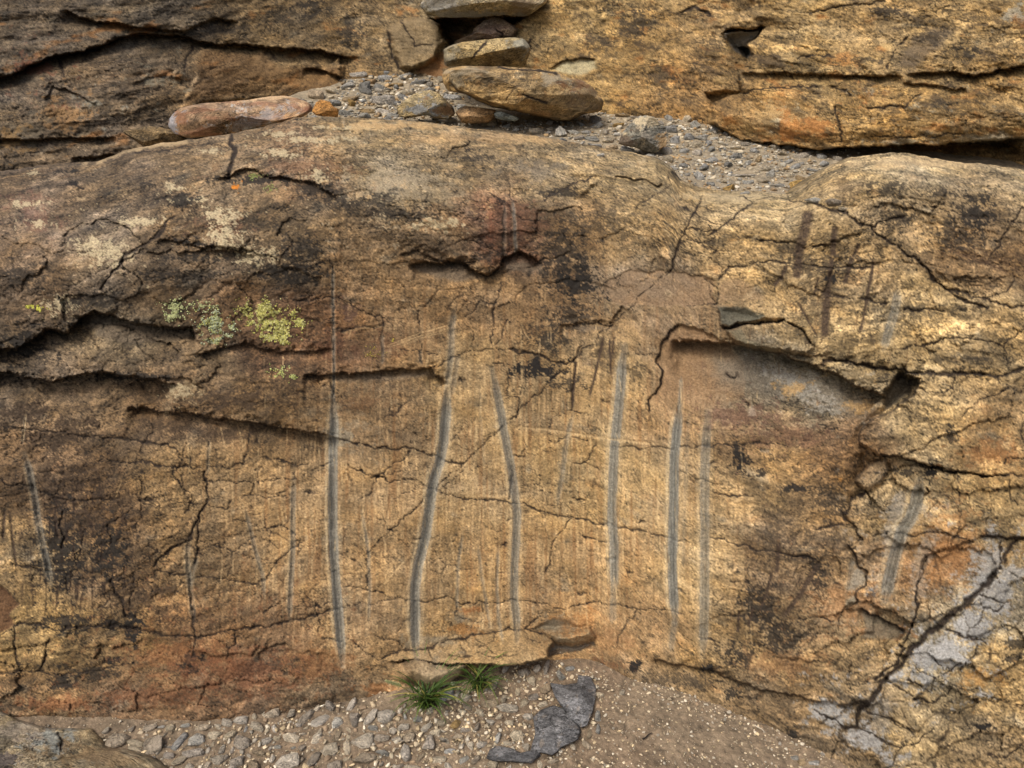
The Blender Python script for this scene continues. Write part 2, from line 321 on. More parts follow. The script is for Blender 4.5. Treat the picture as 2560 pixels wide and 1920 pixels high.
# short pale nicks and dark horizontal flecks
nk = ss(.36, .5, fbm(UU/7, VV/16, 3, 134, .6)+.0)*gm; s.tint(np.arange(len(UU)), (200, 172, 124), nk*.4)
fk = ss(.40, .52, fbm(UU/22, VV/6, 3, 135, .6)); fkm = fk*(.35+.65*np.clip(gm, 0, 1)); s.tint(np.arange(len(UU)), (70, 52, 36), fkm*.6); s.H -= .0015*fkm
print('grain done')
def blocks(u0, v0, ru, rv, cell, an, amp_, seed, line=.35):
    i = s.near(np.array([[u0-ru*1.3, v0-rv*1.3], [u0+ru*1.3, v0+rv*1.3]]), 0); g = np.exp(-(((s.U[i]-u0)/ru)**4+((s.V[i]-v0)/rv)**4))
    wx = s.U[i]+cell*.25*fbm(s.U[i]/cell*2, s.V[i]/cell*2, 5, seed+3, .6); wy = s.V[i]+cell*.2*fbm(s.U[i]/cell*2, s.V[i]/cell*2, 5, seed+6, .6)
    f1, f2, cid = worley(wx/cell, wy/(cell*an), seed); e = (f2-f1)*cell*an; t1 = (cid*7.3 % 1)-.5; t2 = (cid*13.7 % 1)-.5
    s.H[i] += amp_*g*(2*(cid-.5)+.7*t1*np.sin(wx/cell*2)+.7*t2*np.sin(wy/cell/an*2)); s.tint(i, (40, 32, 25), ss(3, .4, e)*g*line*ss(-.3, .1, fbm(wx/cell, wy/cell, 2, seed+8)))
    s.H[i] -= .004*ss(4, 0, e)*g; s.C[i] *= (1+.16*(cid-.5)*g)[:, None]
blocks(400, 640, 480, 210, 150, .42, .009, 331); blocks(300, 900, 380, 120, 120, .4, .008, 333, .3); blocks(1250, 600, 380, 160, 120, .45, .006, 335, .3); blocks(2250, 620, 360, 170, 170, .5, .008, 337, .3)
blocks(2350, 1680, 330, 330, 110, .55, .022, 339, .5); blocks(2400, 1150, 260, 330, 170, .6, .012, 341, .3); blocks(350, 1690, 560, 110, 110, .4, .008, 343, .3); blocks(2000, 1600, 260, 150, 130, .5, .007, 345, .3); blocks(1100, 380, 600, 70, 160, .25, .006, 347, .3)
# --- stepped lips (overhangs, flake scars)
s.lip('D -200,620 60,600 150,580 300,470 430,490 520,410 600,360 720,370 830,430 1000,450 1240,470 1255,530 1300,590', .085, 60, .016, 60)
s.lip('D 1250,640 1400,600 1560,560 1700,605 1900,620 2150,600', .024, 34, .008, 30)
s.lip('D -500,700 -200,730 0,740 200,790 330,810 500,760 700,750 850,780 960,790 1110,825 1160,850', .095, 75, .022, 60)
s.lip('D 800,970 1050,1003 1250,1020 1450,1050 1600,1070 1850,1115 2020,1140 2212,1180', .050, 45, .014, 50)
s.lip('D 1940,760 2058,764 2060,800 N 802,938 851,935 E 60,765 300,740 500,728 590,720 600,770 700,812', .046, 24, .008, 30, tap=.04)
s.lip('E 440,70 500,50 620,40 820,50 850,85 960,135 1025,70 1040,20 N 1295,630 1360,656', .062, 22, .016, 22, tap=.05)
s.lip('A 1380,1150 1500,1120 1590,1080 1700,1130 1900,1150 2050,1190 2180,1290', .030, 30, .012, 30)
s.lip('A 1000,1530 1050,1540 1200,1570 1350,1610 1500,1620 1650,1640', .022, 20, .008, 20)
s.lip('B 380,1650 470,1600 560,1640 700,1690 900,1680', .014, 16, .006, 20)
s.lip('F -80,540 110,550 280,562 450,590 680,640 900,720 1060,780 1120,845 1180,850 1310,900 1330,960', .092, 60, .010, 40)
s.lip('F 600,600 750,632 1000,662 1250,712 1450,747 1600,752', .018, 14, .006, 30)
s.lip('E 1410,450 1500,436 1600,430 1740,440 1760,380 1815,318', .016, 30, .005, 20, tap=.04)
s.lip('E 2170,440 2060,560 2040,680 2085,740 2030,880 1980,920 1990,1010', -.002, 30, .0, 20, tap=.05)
i, sd = s.poly(P('E 1815,318 1900,330 2000,420 2170,440 2060,560 2040,680 2085,740 2030,880 1980,925 1800,930 F 0,640'), 40) if 0 else (None, None)
i, sd = s.poly(P('E 2172,440 F 150,480 300,560 420,700 420,900 260,980 60,1060 E 2140,1050 2000,1060 1990,1010 1980,920 2030,880 2085,740 2040,680 2060,560'), 60)
s.H[i] -= .017*ss(-2.5, 2.5, sd)*ss(1080, 900, s.V[i])*ss(1900, 1740, s.U[i]); s.tint(i, (134, 106, 76), ss(-2, 3, sd)*ss(1060, 960, s.V[i])*.6)
i, sd = s.poly(P('B 1480,1130 1600,1120 1780,1140 2000,1190 1900,1240 1700,1300 1500,1290 1640,1180'), 30); s.H[i] -= .02*ss(-4, 10, sd)
s.lip('B 1760,1130 1900,1150 2040,1190 2080,1180', .022, 18, .006, 20)
s.lip('B 1150,1330 1300,1290 1420,1230 1500,1185 1640,1120', -.012, 22, .0, 20)
s.lip('I -200,960 0,1000 200,1030 350,1090 500,1150 700,1190 900,1230 1050,1255 1180,1240 1230,1210', .036, 34, .012, 50)
s.lip('I 1165,640 1260,680 1350,720 1430,770 1425,800 1385,840', .016, 30, .003, 20, tap=.05)
s.lip('I 1080,225 1140,300 1150,360 1205,412 1190,480 1125,540 1152,590 1050,645', .011, 34, .002, 20, tap=.04)
s.lip('G 1650,930 1700,890 1780,870 1850,845', .012, 16, .005, 20)
# recess at the left edge
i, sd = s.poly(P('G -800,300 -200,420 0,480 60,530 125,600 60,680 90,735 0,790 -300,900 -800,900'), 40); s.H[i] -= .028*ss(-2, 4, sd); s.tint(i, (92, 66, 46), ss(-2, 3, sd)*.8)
# the right block standing proud, with a hollow behind its left tip, its shade tinted grey
i, sd = s.poly(P('F 1460,752 1555,795 1500,895 1385,985 1230,1050 1165,1110 1155,1195 1270,1283 1400,1290 1600,1345 1800,1390 2212,1425 2900,1500 2900,600 2212,725 2080,778 1700,755'), 90)
s.H[i] += .068*ss(-2.5, 2.5, sd)*ss(2620, 2200, s.U[i])+.02*ss(0, 70, sd)*ss(2500, 2200, s.U[i])
s.lip('F 1560,790 1500,895 1385,985 1230,1050 1165,1110 1155,1195 1200,1260 1165,1400 1130,1455 1190,1520 1100,1560 1075,1640', .05, 36, .0, 30, tap=.05)
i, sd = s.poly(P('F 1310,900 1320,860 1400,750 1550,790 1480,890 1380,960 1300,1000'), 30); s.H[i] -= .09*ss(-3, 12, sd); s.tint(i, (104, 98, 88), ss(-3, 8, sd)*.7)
i, sd = s.poly(P('F 1180,1262 1275,1283 1320,1300 1290,1310 1180,1310'), 20); s.H[i] += .022*ss(-2, 5, sd)
i, sd = s.poly(P('F 1210,1330 1330,1300 1350,1390 1290,1470 1200,1515 1130,1455 1165,1400'), 20); s.H[i] += .030*ss(-2, 8, sd)
s.tint(i, (140, 122, 96), ss(-1, 3, sd)*.5)
i, sd = s.poly(P('F 1200,1530 1290,1490 1350,1400 1450,1340 1800,1400 2212,1430 2900,1500 I 2900,700 2212,190 1930,168 1850,200 1560,300 1520,470 1530,600 1500,720 1430,860 1390,840 1430,770 1350,720 1170,640 1050,640 1150,590 1120,540 1190,480 1200,410 1150,360 1140,300 1080,220 1180,190 1110,100 1040,0 F 1080,1659 1100,1560'), 50)
s.H[i] += .020*ss(-2.5, 2.5, sd)
# two loose-looking plates, the shade beneath them tinted grey
for t, h, in (('F 230,320 380,300 600,297 665,410 560,415 480,420 330,452 270,440', .020), ('F 300,470 480,440 645,428 780,500 830,560 870,575 830,640 700,625 600,610 330,560', .055)):
    i, sd = s.poly(P(t), 30); s.H[i] += h*ss(-2, 7, sd)*(.35+.65*ss(0, 60, s.U[i]-1780))
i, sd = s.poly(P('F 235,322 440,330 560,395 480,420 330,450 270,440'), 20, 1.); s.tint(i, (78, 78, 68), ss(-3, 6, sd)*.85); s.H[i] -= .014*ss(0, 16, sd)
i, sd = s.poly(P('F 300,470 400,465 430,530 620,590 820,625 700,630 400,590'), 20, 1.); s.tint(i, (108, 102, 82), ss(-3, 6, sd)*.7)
s.lip('F 235,318 262,440 330,456 480,436 600,430 660,412', -.0, 12, .012, 16)
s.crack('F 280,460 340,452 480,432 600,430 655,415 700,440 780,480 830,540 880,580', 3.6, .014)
i, sd = s.poly(P('F -30,95 230,150 210,250 240,315 -60,325 E 1815,318 1760,300 1690,230 1720,150 1850,95 2060,90 2212,95'), 30)
s.tint(i, (128, 106, 82), ss(-2, 4, sd)*.65); s.H[i] -= .006*ss(-2, 3, sd)
i, sd = s.poly(P('F 255,150 340,120 480,180 560,260 560,290 250,312 245,250'), 20); s.tint(i, (140, 116, 88), ss(-2, 14, sd)*.55)
# the jagged slab that overhangs the soil at the foot
dd = lambda sd, a: np.clip(sd/a, 0, 1)
ct = P('H 250,960 400,900 560,880 800,820 1000,775 1180,750 1300,785 1400,840')
i, sd = s.poly(P('H 250,960 400,900 560,880 800,820 1000,775 1180,750 1300,785 1380,850 1340,905 1332,942 1200,982 1080,1002 830,988 700,985 480,975'), 40, .8); dv_ = s.V[i]-np.interp(s.U[i], ct[:, 0], ct[:, 1])
s.H[i] += (.018+.085*np.clip(dv_/80, 0, 1))*ss(-1.5, 2, sd)*ss(940, 1010, s.U[i]); s.tint(i, (170, 142, 98), ss(-2, 4, sd)*.45)
i, sd = s.poly(P('H 300,985 480,972 825,985 800,1030 700,1120 610,1152 560,1140 480,1100 380,1110 290,1060'), 40, .8); s.H[i] += (.030+.070*np.clip(sd/26, 0, 1)**.5)*ss(-1.5, 3, sd)*ss(960, 1030, s.U[i]+0); s.tint(i, (178, 158, 124), ss(-2, 5, sd)*.8*ss(1000, 1070, s.U[i]))
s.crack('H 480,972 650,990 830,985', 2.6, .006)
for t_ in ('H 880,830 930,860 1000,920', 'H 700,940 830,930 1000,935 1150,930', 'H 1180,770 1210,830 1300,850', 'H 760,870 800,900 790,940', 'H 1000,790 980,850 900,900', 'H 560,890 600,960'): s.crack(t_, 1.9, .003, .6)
net(s, 1180, 1620, 190, 60, 46, 1.4, .4, 317)
i, sd = s.poly(P('H 1350,795 1450,790 1540,772 1610,766 1650,822 1600,838 1500,862 1400,855 1365,830'), 24, .8); s.H[i] += .016*ss(-2, 3, sd)+.035*dd(sd, 14)*ss(-2, 3, sd); s.tint(i, (156, 138, 106), ss(-2, 6, sd)*.6)
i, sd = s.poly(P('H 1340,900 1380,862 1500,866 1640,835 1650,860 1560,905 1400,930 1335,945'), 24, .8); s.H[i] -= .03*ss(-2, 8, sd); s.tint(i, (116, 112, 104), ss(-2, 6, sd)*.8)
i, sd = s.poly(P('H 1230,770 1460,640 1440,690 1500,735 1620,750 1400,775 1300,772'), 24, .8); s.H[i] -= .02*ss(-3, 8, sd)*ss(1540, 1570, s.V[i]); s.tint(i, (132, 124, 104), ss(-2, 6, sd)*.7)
# grey hollow under the big overhang
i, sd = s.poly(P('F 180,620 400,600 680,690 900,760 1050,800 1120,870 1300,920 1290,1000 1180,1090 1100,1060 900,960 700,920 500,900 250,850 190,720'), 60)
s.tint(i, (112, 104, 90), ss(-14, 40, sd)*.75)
s.patch(2025, 975, 110, 45, (158, 154, 142), .55, 20, .52, .14, 31, .5); s.patch(1990, 965, 50, 25, (176, 142, 92), .7, 16, .5, .1, 33); s.patch(2150, 1010, 40, 28, (170, 138, 90), .7, 14, .5, .1, 35)
s.patch(1850, 1040, 120, 45, (92, 68, 56), .6, 12, .5, .1, 36); s.patch(1980, 1090, 120, 40, (96, 70, 54), .5, 10, .5, .1, 37); s.patch(1960, 940, 90, 22, (150, 148, 140), .5, 10, .55, .08, 38, .4)
i, sd = s.poly(P('F 455,930 500,1020 432,1032'), 12); s.tint(i, (170, 158, 138), ss(-2, 3, sd)*.5)
for t in ('F 740,905 860,950 950,1000 1060,1050 1150,1100', 'F 930,830 990,880 1060,915', 'F 880,840 920,900 1040,935'): 
    i, d, sd, tq = s.pd(P(t), 8); s.tint(i, (196, 192, 184), ss(2.4, .3, d)*.4*ss(-.1, .3, fbm(s.U[i]/9, s.V[i]/9, 3, 39)))
# red-brown and grey areas of the upper face
s.patch(1310, 560, 60, 70, (112, 80, 60), .5, 26, .45, .1, 41); s.patch(1225, 560, 14, 60, (112, 72, 52), .5, 10, .5, .1, 42); s.patch(1190, 690, 50, 26, (128, 66, 36), .0, 14, .45, .1, 43)
s.patch(980, 450, 110, 38, (152, 138, 112), .8, 16, .42, .08, 44); s.patch(1090, 480, 100, 40, (140, 126, 100), .6, 14, .5, .1, 45); s.patch(950, 545, 22, 18, (158, 142, 112), .8, 10, .45, .06, 46)
s.patch(1340, 425, 90, 30, (118, 108, 92), .55, 22, .5, .1, 47); s.patch(1370, 520, 60, 26, (118, 104, 82), .5, 22, .5, .1, 48); s.patch(1600, 720, 140, 45, (120, 104, 84), .5, 40, .45, .1, 49)
s.patch(840, 860, 60, 40, (84, 58, 42), .6, 16, .48, .1, 51); s.patch(960, 860, 60, 36, (90, 62, 42), .5, 14, .5, .1, 52); s.patch(900, 1010, 70, 30, (108, 78, 52), .4, 14, .5, .1, 53); s.patch(870, 780, 26, 26, (84, 64, 54), .7, 20, .4, .1, 54)
s.patch(560, 560, 90, 30, (118, 82, 62), .4, 18, .5, .1, 55); s.patch(780, 420, 130, 26, (122, 90, 66), .4, 20, .5, .1, 56); s.patch(80, 520, 90, 60, (118, 82, 66), .4, 30, .5, .1, 57)
# pale crusts, then crest bands paled as if lit from above
for q in ((270, 635, 70, 36, 61), (230, 610, 60, 20, 62), (560, 590, 50, 48, 63), (350, 555, 70, 16, 64), (560, 540, 60, 26, 65), (430, 470, 34, 14, 66), (420, 300, 10, 10, 67), (530, 378, 40, 9, 68), (790, 350, 120, 10, 69), (700, 335, 60, 8, 70), (860, 318, 120, 8, 72),
          (480, 500, 60, 14, 73), (100, 560, 40, 12, 74), (70, 510, 50, 10, 75), (800, 440, 40, 20, 76), (1090, 560, 90, 20, 77), (640, 640, 70, 30, 78), (150, 760, 50, 30, 79), (450, 980, 40, 26, 80), (85, 432, 22, 7, 81), (700, 385, 60, 14, 82)):
    s.patch(q[0], q[1], q[2], q[3], (180, 166, 132), .8, 8, .52, .03, q[4])
s.patch(450, 975, 60, 40, (150, 134, 104), .45, 22, .48, .1, 83); s.patch(2300, 405, 260, 16, (196, 170, 128), .5, 30, .4, .15, 84); s.patch(1250, 345, 300, 14, (192, 158, 112), .5, 24, .42, .15, 85); s.patch(1000, 315, 160, 10, (196, 162, 112), .6, 24, .42, .12, 86)
s.patch(1850, 492, 160, 16, (186, 168, 132), .5, 24, .42, .12, 87); s.patch(380, 352, 120, 8, (190, 166, 126), .6, 24, .42, .12, 88)
i, d, sd, tq = s.pd(P('A 630,1040 800,975 1000,930 1200,908'), 10); s.tint(i, (188, 164, 124), ss(9, 2, d)*.7)
# black and brown lichen
for k, (u, v, ru, rv, kk_, f, c) in enumerate(((60, 1030, 90, 40, .75, 11, BRN), (150, 1080, 150, 60, .8, 12, BRN), (170, 1220, 150, 90, .75, 9, BRN), (150, 1380, 90, 150, .8, 8, BLK), (270, 1380, 70, 110, .8, 8, BLK), (230, 1300, 120, 80, .6, 8, BRN), (340, 1480, 130, 70, .6, 8, BRN),
      (335, 1590, 26, 70, 1., 16, BLK), (300, 1560, 60, 16, .8, 10, BLK), (480, 1660, 30, 34, .9, 16, BLK), (170, 1560, 110, 30, .7, 8, BLK), (280, 1650, 36, 14, .9, 12, BLK), (150, 1700, 70, 34, .7, 12, BLK), (230, 1680, 90, 26, .55, 12, BLK), (420, 1530, 60, 26, .6, 9, BRN), (700, 1670, 120, 30, .45, 11, BLK), (500, 1740, 200, 26, .35, 12, BRN), (850, 1760, 60, 30, .5, 10, BRN),
      (600, 1000, 160, 36, .75, 10, BRN), (560, 1080, 160, 34, .65, 12, BRN), (320, 940, 140, 16, .7, 10, BLK), (420, 1060, 140, 30, .5, 9, BRN), (700, 940, 120, 60, .55, 10, BRN), (780, 820, 60, 40, .5, 9, BRN), (60, 860, 90, 60, .75, 10, BLK), (180, 820, 60, 60, .4, 9, BLK), (60, 690, 100, 40, .5, 9, BLK), (240, 750, 110, 30, .6, 10, BLK),
      (450, 690, 140, 26, .6, 9, BLK), (720, 680, 130, 50, .7, 9, BLK), (760, 620, 90, 40, .65, 8, BLK), (640, 560, 80, 30, .4, 8, BLK), (480, 610, 60, 16, .8, 9, BLK), (500, 645, 120, 16, .7, 8, BLK), (640, 450, 150, 16, .7, 8, BLK), (800, 480, 80, 36, .6, 8, BLK), (860, 510, 90, 26, .55, 8, BLK), (455, 500, 50, 26, .75, 10, BLK), (370, 462, 30, 14, .7, 9, BLK), (170, 428, 30, 8, .9, 9, BLK), (190, 458, 22, 7, .9, 9, BLK),
      (1000, 540, 120, 20, .5, 8, BLK), (950, 500, 50, 30, .5, 8, BLK), (1400, 640, 90, 110, .6, 8, BLK), (1290, 600, 60, 60, .45, 7, BRN), (1450, 700, 80, 70, .85, 9, BLK), (1430, 790, 90, 40, .6, 8, BLK), (1370, 850, 60, 46, .6, 8, BLK), (1340, 925, 90, 34, .95, 10, BLK), (1420, 960, 60, 24, .6, 7, BLK), (1600, 790, 60, 20, .3, 7, BRN), (1520, 880, 60, 60, .35, 7, BLK), (1590, 930, 30, 40, .4, 7, BLK), (1500, 560, 130, 60, .35, 8, BLK), (1400, 480, 60, 16, .6, 9, BLK), (1690, 440, 30, 14, .4, 9, BLK),
      (1210, 640, 40, 40, .5, 8, BLK), (1180, 375, 26, 10, .8, 12, BLK), (1190, 395, 60, 10, .5, 9, BLK), (1850, 1150, 34, 40, .95, 9, BLK), (1840, 1120, 12, 40, .8, 6, BLK), (1900, 1180, 30, 16, .7, 7, BLK), (2050, 1160, 90, 50, .3, 9, BRN), (1980, 1220, 40, 16, .8, 8, BLK), (2080, 1250, 60, 60, .5, 9, BLK), (1950, 1350, 80, 110, .3, 5, BLK), (2060, 1360, 90, 60, .35, 5, BLK), (1900, 1520, 60, 90, .7, 9, BLK), (1960, 1600, 70, 60, .6, 9, BLK), (2050, 1440, 30, 60, .7, 9, BLK), (1980, 1460, 90, 40, .4, 9, BRN),
      (1850, 1640, 60, 40, .7, 8, BLK), (1780, 1670, 40, 14, .9, 9, BLK), (1590, 1665, 26, 18, .9, 9, BLK), (1700, 1700, 120, 30, .4, 9, BLK), (1830, 1730, 30, 30, .7, 9, BLK), (1980, 1830, 20, 36, .8, 9, BLK), (1500, 1700, 40, 30, .4, 9, BRN),
      (2250, 540, 60, 50, .5, 8, BLK), (2440, 530, 70, 60, .75, 10, BLK), (2380, 590, 90, 50, .55, 9, BLK), (2220, 470, 70, 30, .5, 9, BLK), (2110, 470, 80, 40, .45, 10, BRN), (2360, 480, 50, 20, .6, 10, BLK), (2500, 640, 100, 40, .5, 9, BRN), (2050, 660, 140, 40, .5, 8, BLK), (2080, 695, 24, 18, 1., 9, BLK), (1960, 620, 60, 30, .4, 8, BLK), (1800, 600, 60, 26, .35, 8, BLK), (2250, 780, 140, 60, .35, 6, BLK), (2030, 780, 90, 60, .3, 6, BLK), (2330, 1180, 26, 16, .9, 9, BLK), (2250, 1180, 60, 14, .6, 7, BLK), (2400, 900, 140, 16, .4, 7, BLK),
      (2380, 1080, 20, 36, .6, 7, BLK), (2250, 940, 60, 16, .5, 7, BLK), (2180, 1490, 26, 20, .8, 9, BLK), (2540, 1620, 40, 60, .6, 9, BLK), (2400, 1800, 90, 40, .3, 9, BLK), (2460, 1815, 40, 14, .9, 9, BLK), (2300, 1560, 40, 60, .3, 9, BLK), (2360, 1470, 60, 40, .4, 8, BRN))):
    s.patch(u, v, ru, rv, c, min(1, kk_*(1.1 if c is BLK else .85)), f*(1.2 if c is BLK else 1.5), .535 if c is BLK else .56, .05, 200+k)
# lichen in vertical runs (left) and a fan of dark streaks (lower right)
m = np.exp(-(((UU-190)/150)**4+((VV-1370)/190)**4)); q = ss(.12, .3, fbm(UU/9, VV/85, 4, 141, .6)+.25*fbm(UU/6, VV/9, 3, 142))*m
s.tint(np.arange(len(UU)), (38, 28, 22), q*.75)
a_ = UU*.86+VV*.5; b_ = -UU*.5+VV*.86
m = np.exp(-(((UU-1990)/120)**4+((VV-1480)/150)**4)); q = ss(.14, .36, fbm((UU+.45*VV)/7, (VV)/70, 4, 143, .65)+.3*fbm(UU/5, VV/7, 3, 144))*m
s.tint(np.arange(len(UU)), (44, 34, 26), q*.7)
# rusty band at the foot, left
for k, q in enumerate(((450, 1640, 160, 50, (122, 80, 50)), (620, 1680, 170, 60, (112, 70, 46)), (380, 1740, 160, 34, (112, 72, 46)), (140, 1760, 120, 24, (128, 80, 50)), (800, 1660, 90, 50, (136, 94, 58)), (950, 1730, 50, 24, (146, 94, 52)), (1440, 1560, 60, 40, (158, 112, 66)), (1530, 1600, 60, 50, (132, 98, 64)), (1170, 1575, 50, 18, (158, 104, 50)), (1180, 1525, 34, 12, (158, 98, 54)), (1480, 1670, 80, 26, (110, 72, 48)),
        (2380, 1370, 90, 120, (140, 98, 58)), (2120, 1510, 110, 60, (146, 106, 68)), (2200, 1580, 100, 20, (150, 106, 68)), (1950, 1660, 110, 40, (134, 100, 66)), (2480, 1130, 90, 40, (132, 88, 50)), (2450, 1690, 60, 30, (172, 124, 64)), (2290, 1330, 26, 130, (150, 118, 74)))):
    s.patch(q[0], q[1], q[2], q[3], q[4], .5, 12, .45, .16, 160+k)
# bluish bare stone, right
for k, q in enumerate(((2340, 1640, 110, 60, .95, -.8), (2420, 1570, 80, 50, .9, -.8), (2470, 1480, 60, 56, .8, 0), (2100, 1790, 75, 38, .95, .3), (2160, 1850, 75, 32, .9, .4), (2480, 1410, 46, 70, .8, 0), (2230, 1310, 26, 90, .45, .25), (2300, 1420, 30, 110, .4, .25), (2540, 1440, 40, 26, .8, 0), (2200, 1800, 40, 60, .35, 0), (1150, 1545, 20, 12, .7, 0), (1110, 1605, 34, 14, .6, 0), (1060, 1600, 60, 16, .6, 0), (1390, 1560, 40, 20, .6, 0), (850, 1090, 40, 22, .9, 0), (890, 1060, 60, 16, .5, 0))):
    s.patch(q[0], q[1], q[2], q[3], (146, 145, 141) if k < 10 else (128, 118, 98), q[4], 26, .42, .14, 180+k, q[5])
i, sd = s.poly(P('I 1180,645 1290,680 1430,770 1385,838 1160,820 1190,760'), 20); s.tint(i, (106, 98, 82), ss(-3, 6, sd)*.8)
i, sd = s.poly(P('I 1145,360 1200,412 1190,480 1120,530 1080,510 1110,400'), 20); s.tint(i, (138, 132, 118), ss(-3, 8, sd)*.8)
i, sd = s.poly(P('I 1130,545 1150,590 1050,640 1060,560'), 20); s.tint(i, (130, 124, 106), ss(-3, 8, sd)*.8)
for t in ('E 470,70 620,50 820,60 900,120 960,145 800,165 620,150', 'E 1040,90 1060,30 1130,20 1300,60 1330,110 1150,100', 'E -100,765 60,775 500,745 590,735 600,775 400,800 0,815', 'E 1460,455 1760,450 1800,470 1550,490', 'D 560,400 620,372 800,430 1240,480 1240,540 900,560 640,530'):
    i, sd = s.poly(P(t), 20); s.tint(i, (104, 92, 76), ss(-5, 9, sd)*.7)
print('patches done')
# --- crazing
net(s, 480, 1300, 430, 260, 92, 2.0, .75, 301); net(s, 250, 1350, 280, 260, 44, 1.7, .6, 302); net(s, 500, 1480, 330, 110, 50, 1.5, .5, 303)
net(s, 1100, 1100, 520, 240, 105, 1.5, .8, 305, .7, .002); net(s, 1200, 1450, 520, 140, 110, 1.5, .8, 306, .7, .002); net(s, 1150, 740, 330, 90, 60, 1.5, .5, 307)
net(s, 1850, 620, 260, 130, 85, 1.8, .55, 308); net(s, 2300, 1280, 260, 150, 80, 1.8, .6, 309); net(s, 2400, 1650, 250, 300, 95, 2.2, .6, 310); net(s, 2250, 800, 300, 100, 75, 1.4, .4, 311, .6); net(s, 1200, 560, 400, 100, 70, 1.5, .4, 312)
net(s, 300, 560, 400, 150, 90, 1.6, .4, 313, .5); net(s, 2450, 1050, 200, 160, 100, 1.5, .4, 314); net(s, 1950, 1150, 250, 60, 90, 1.5, .5, 315)
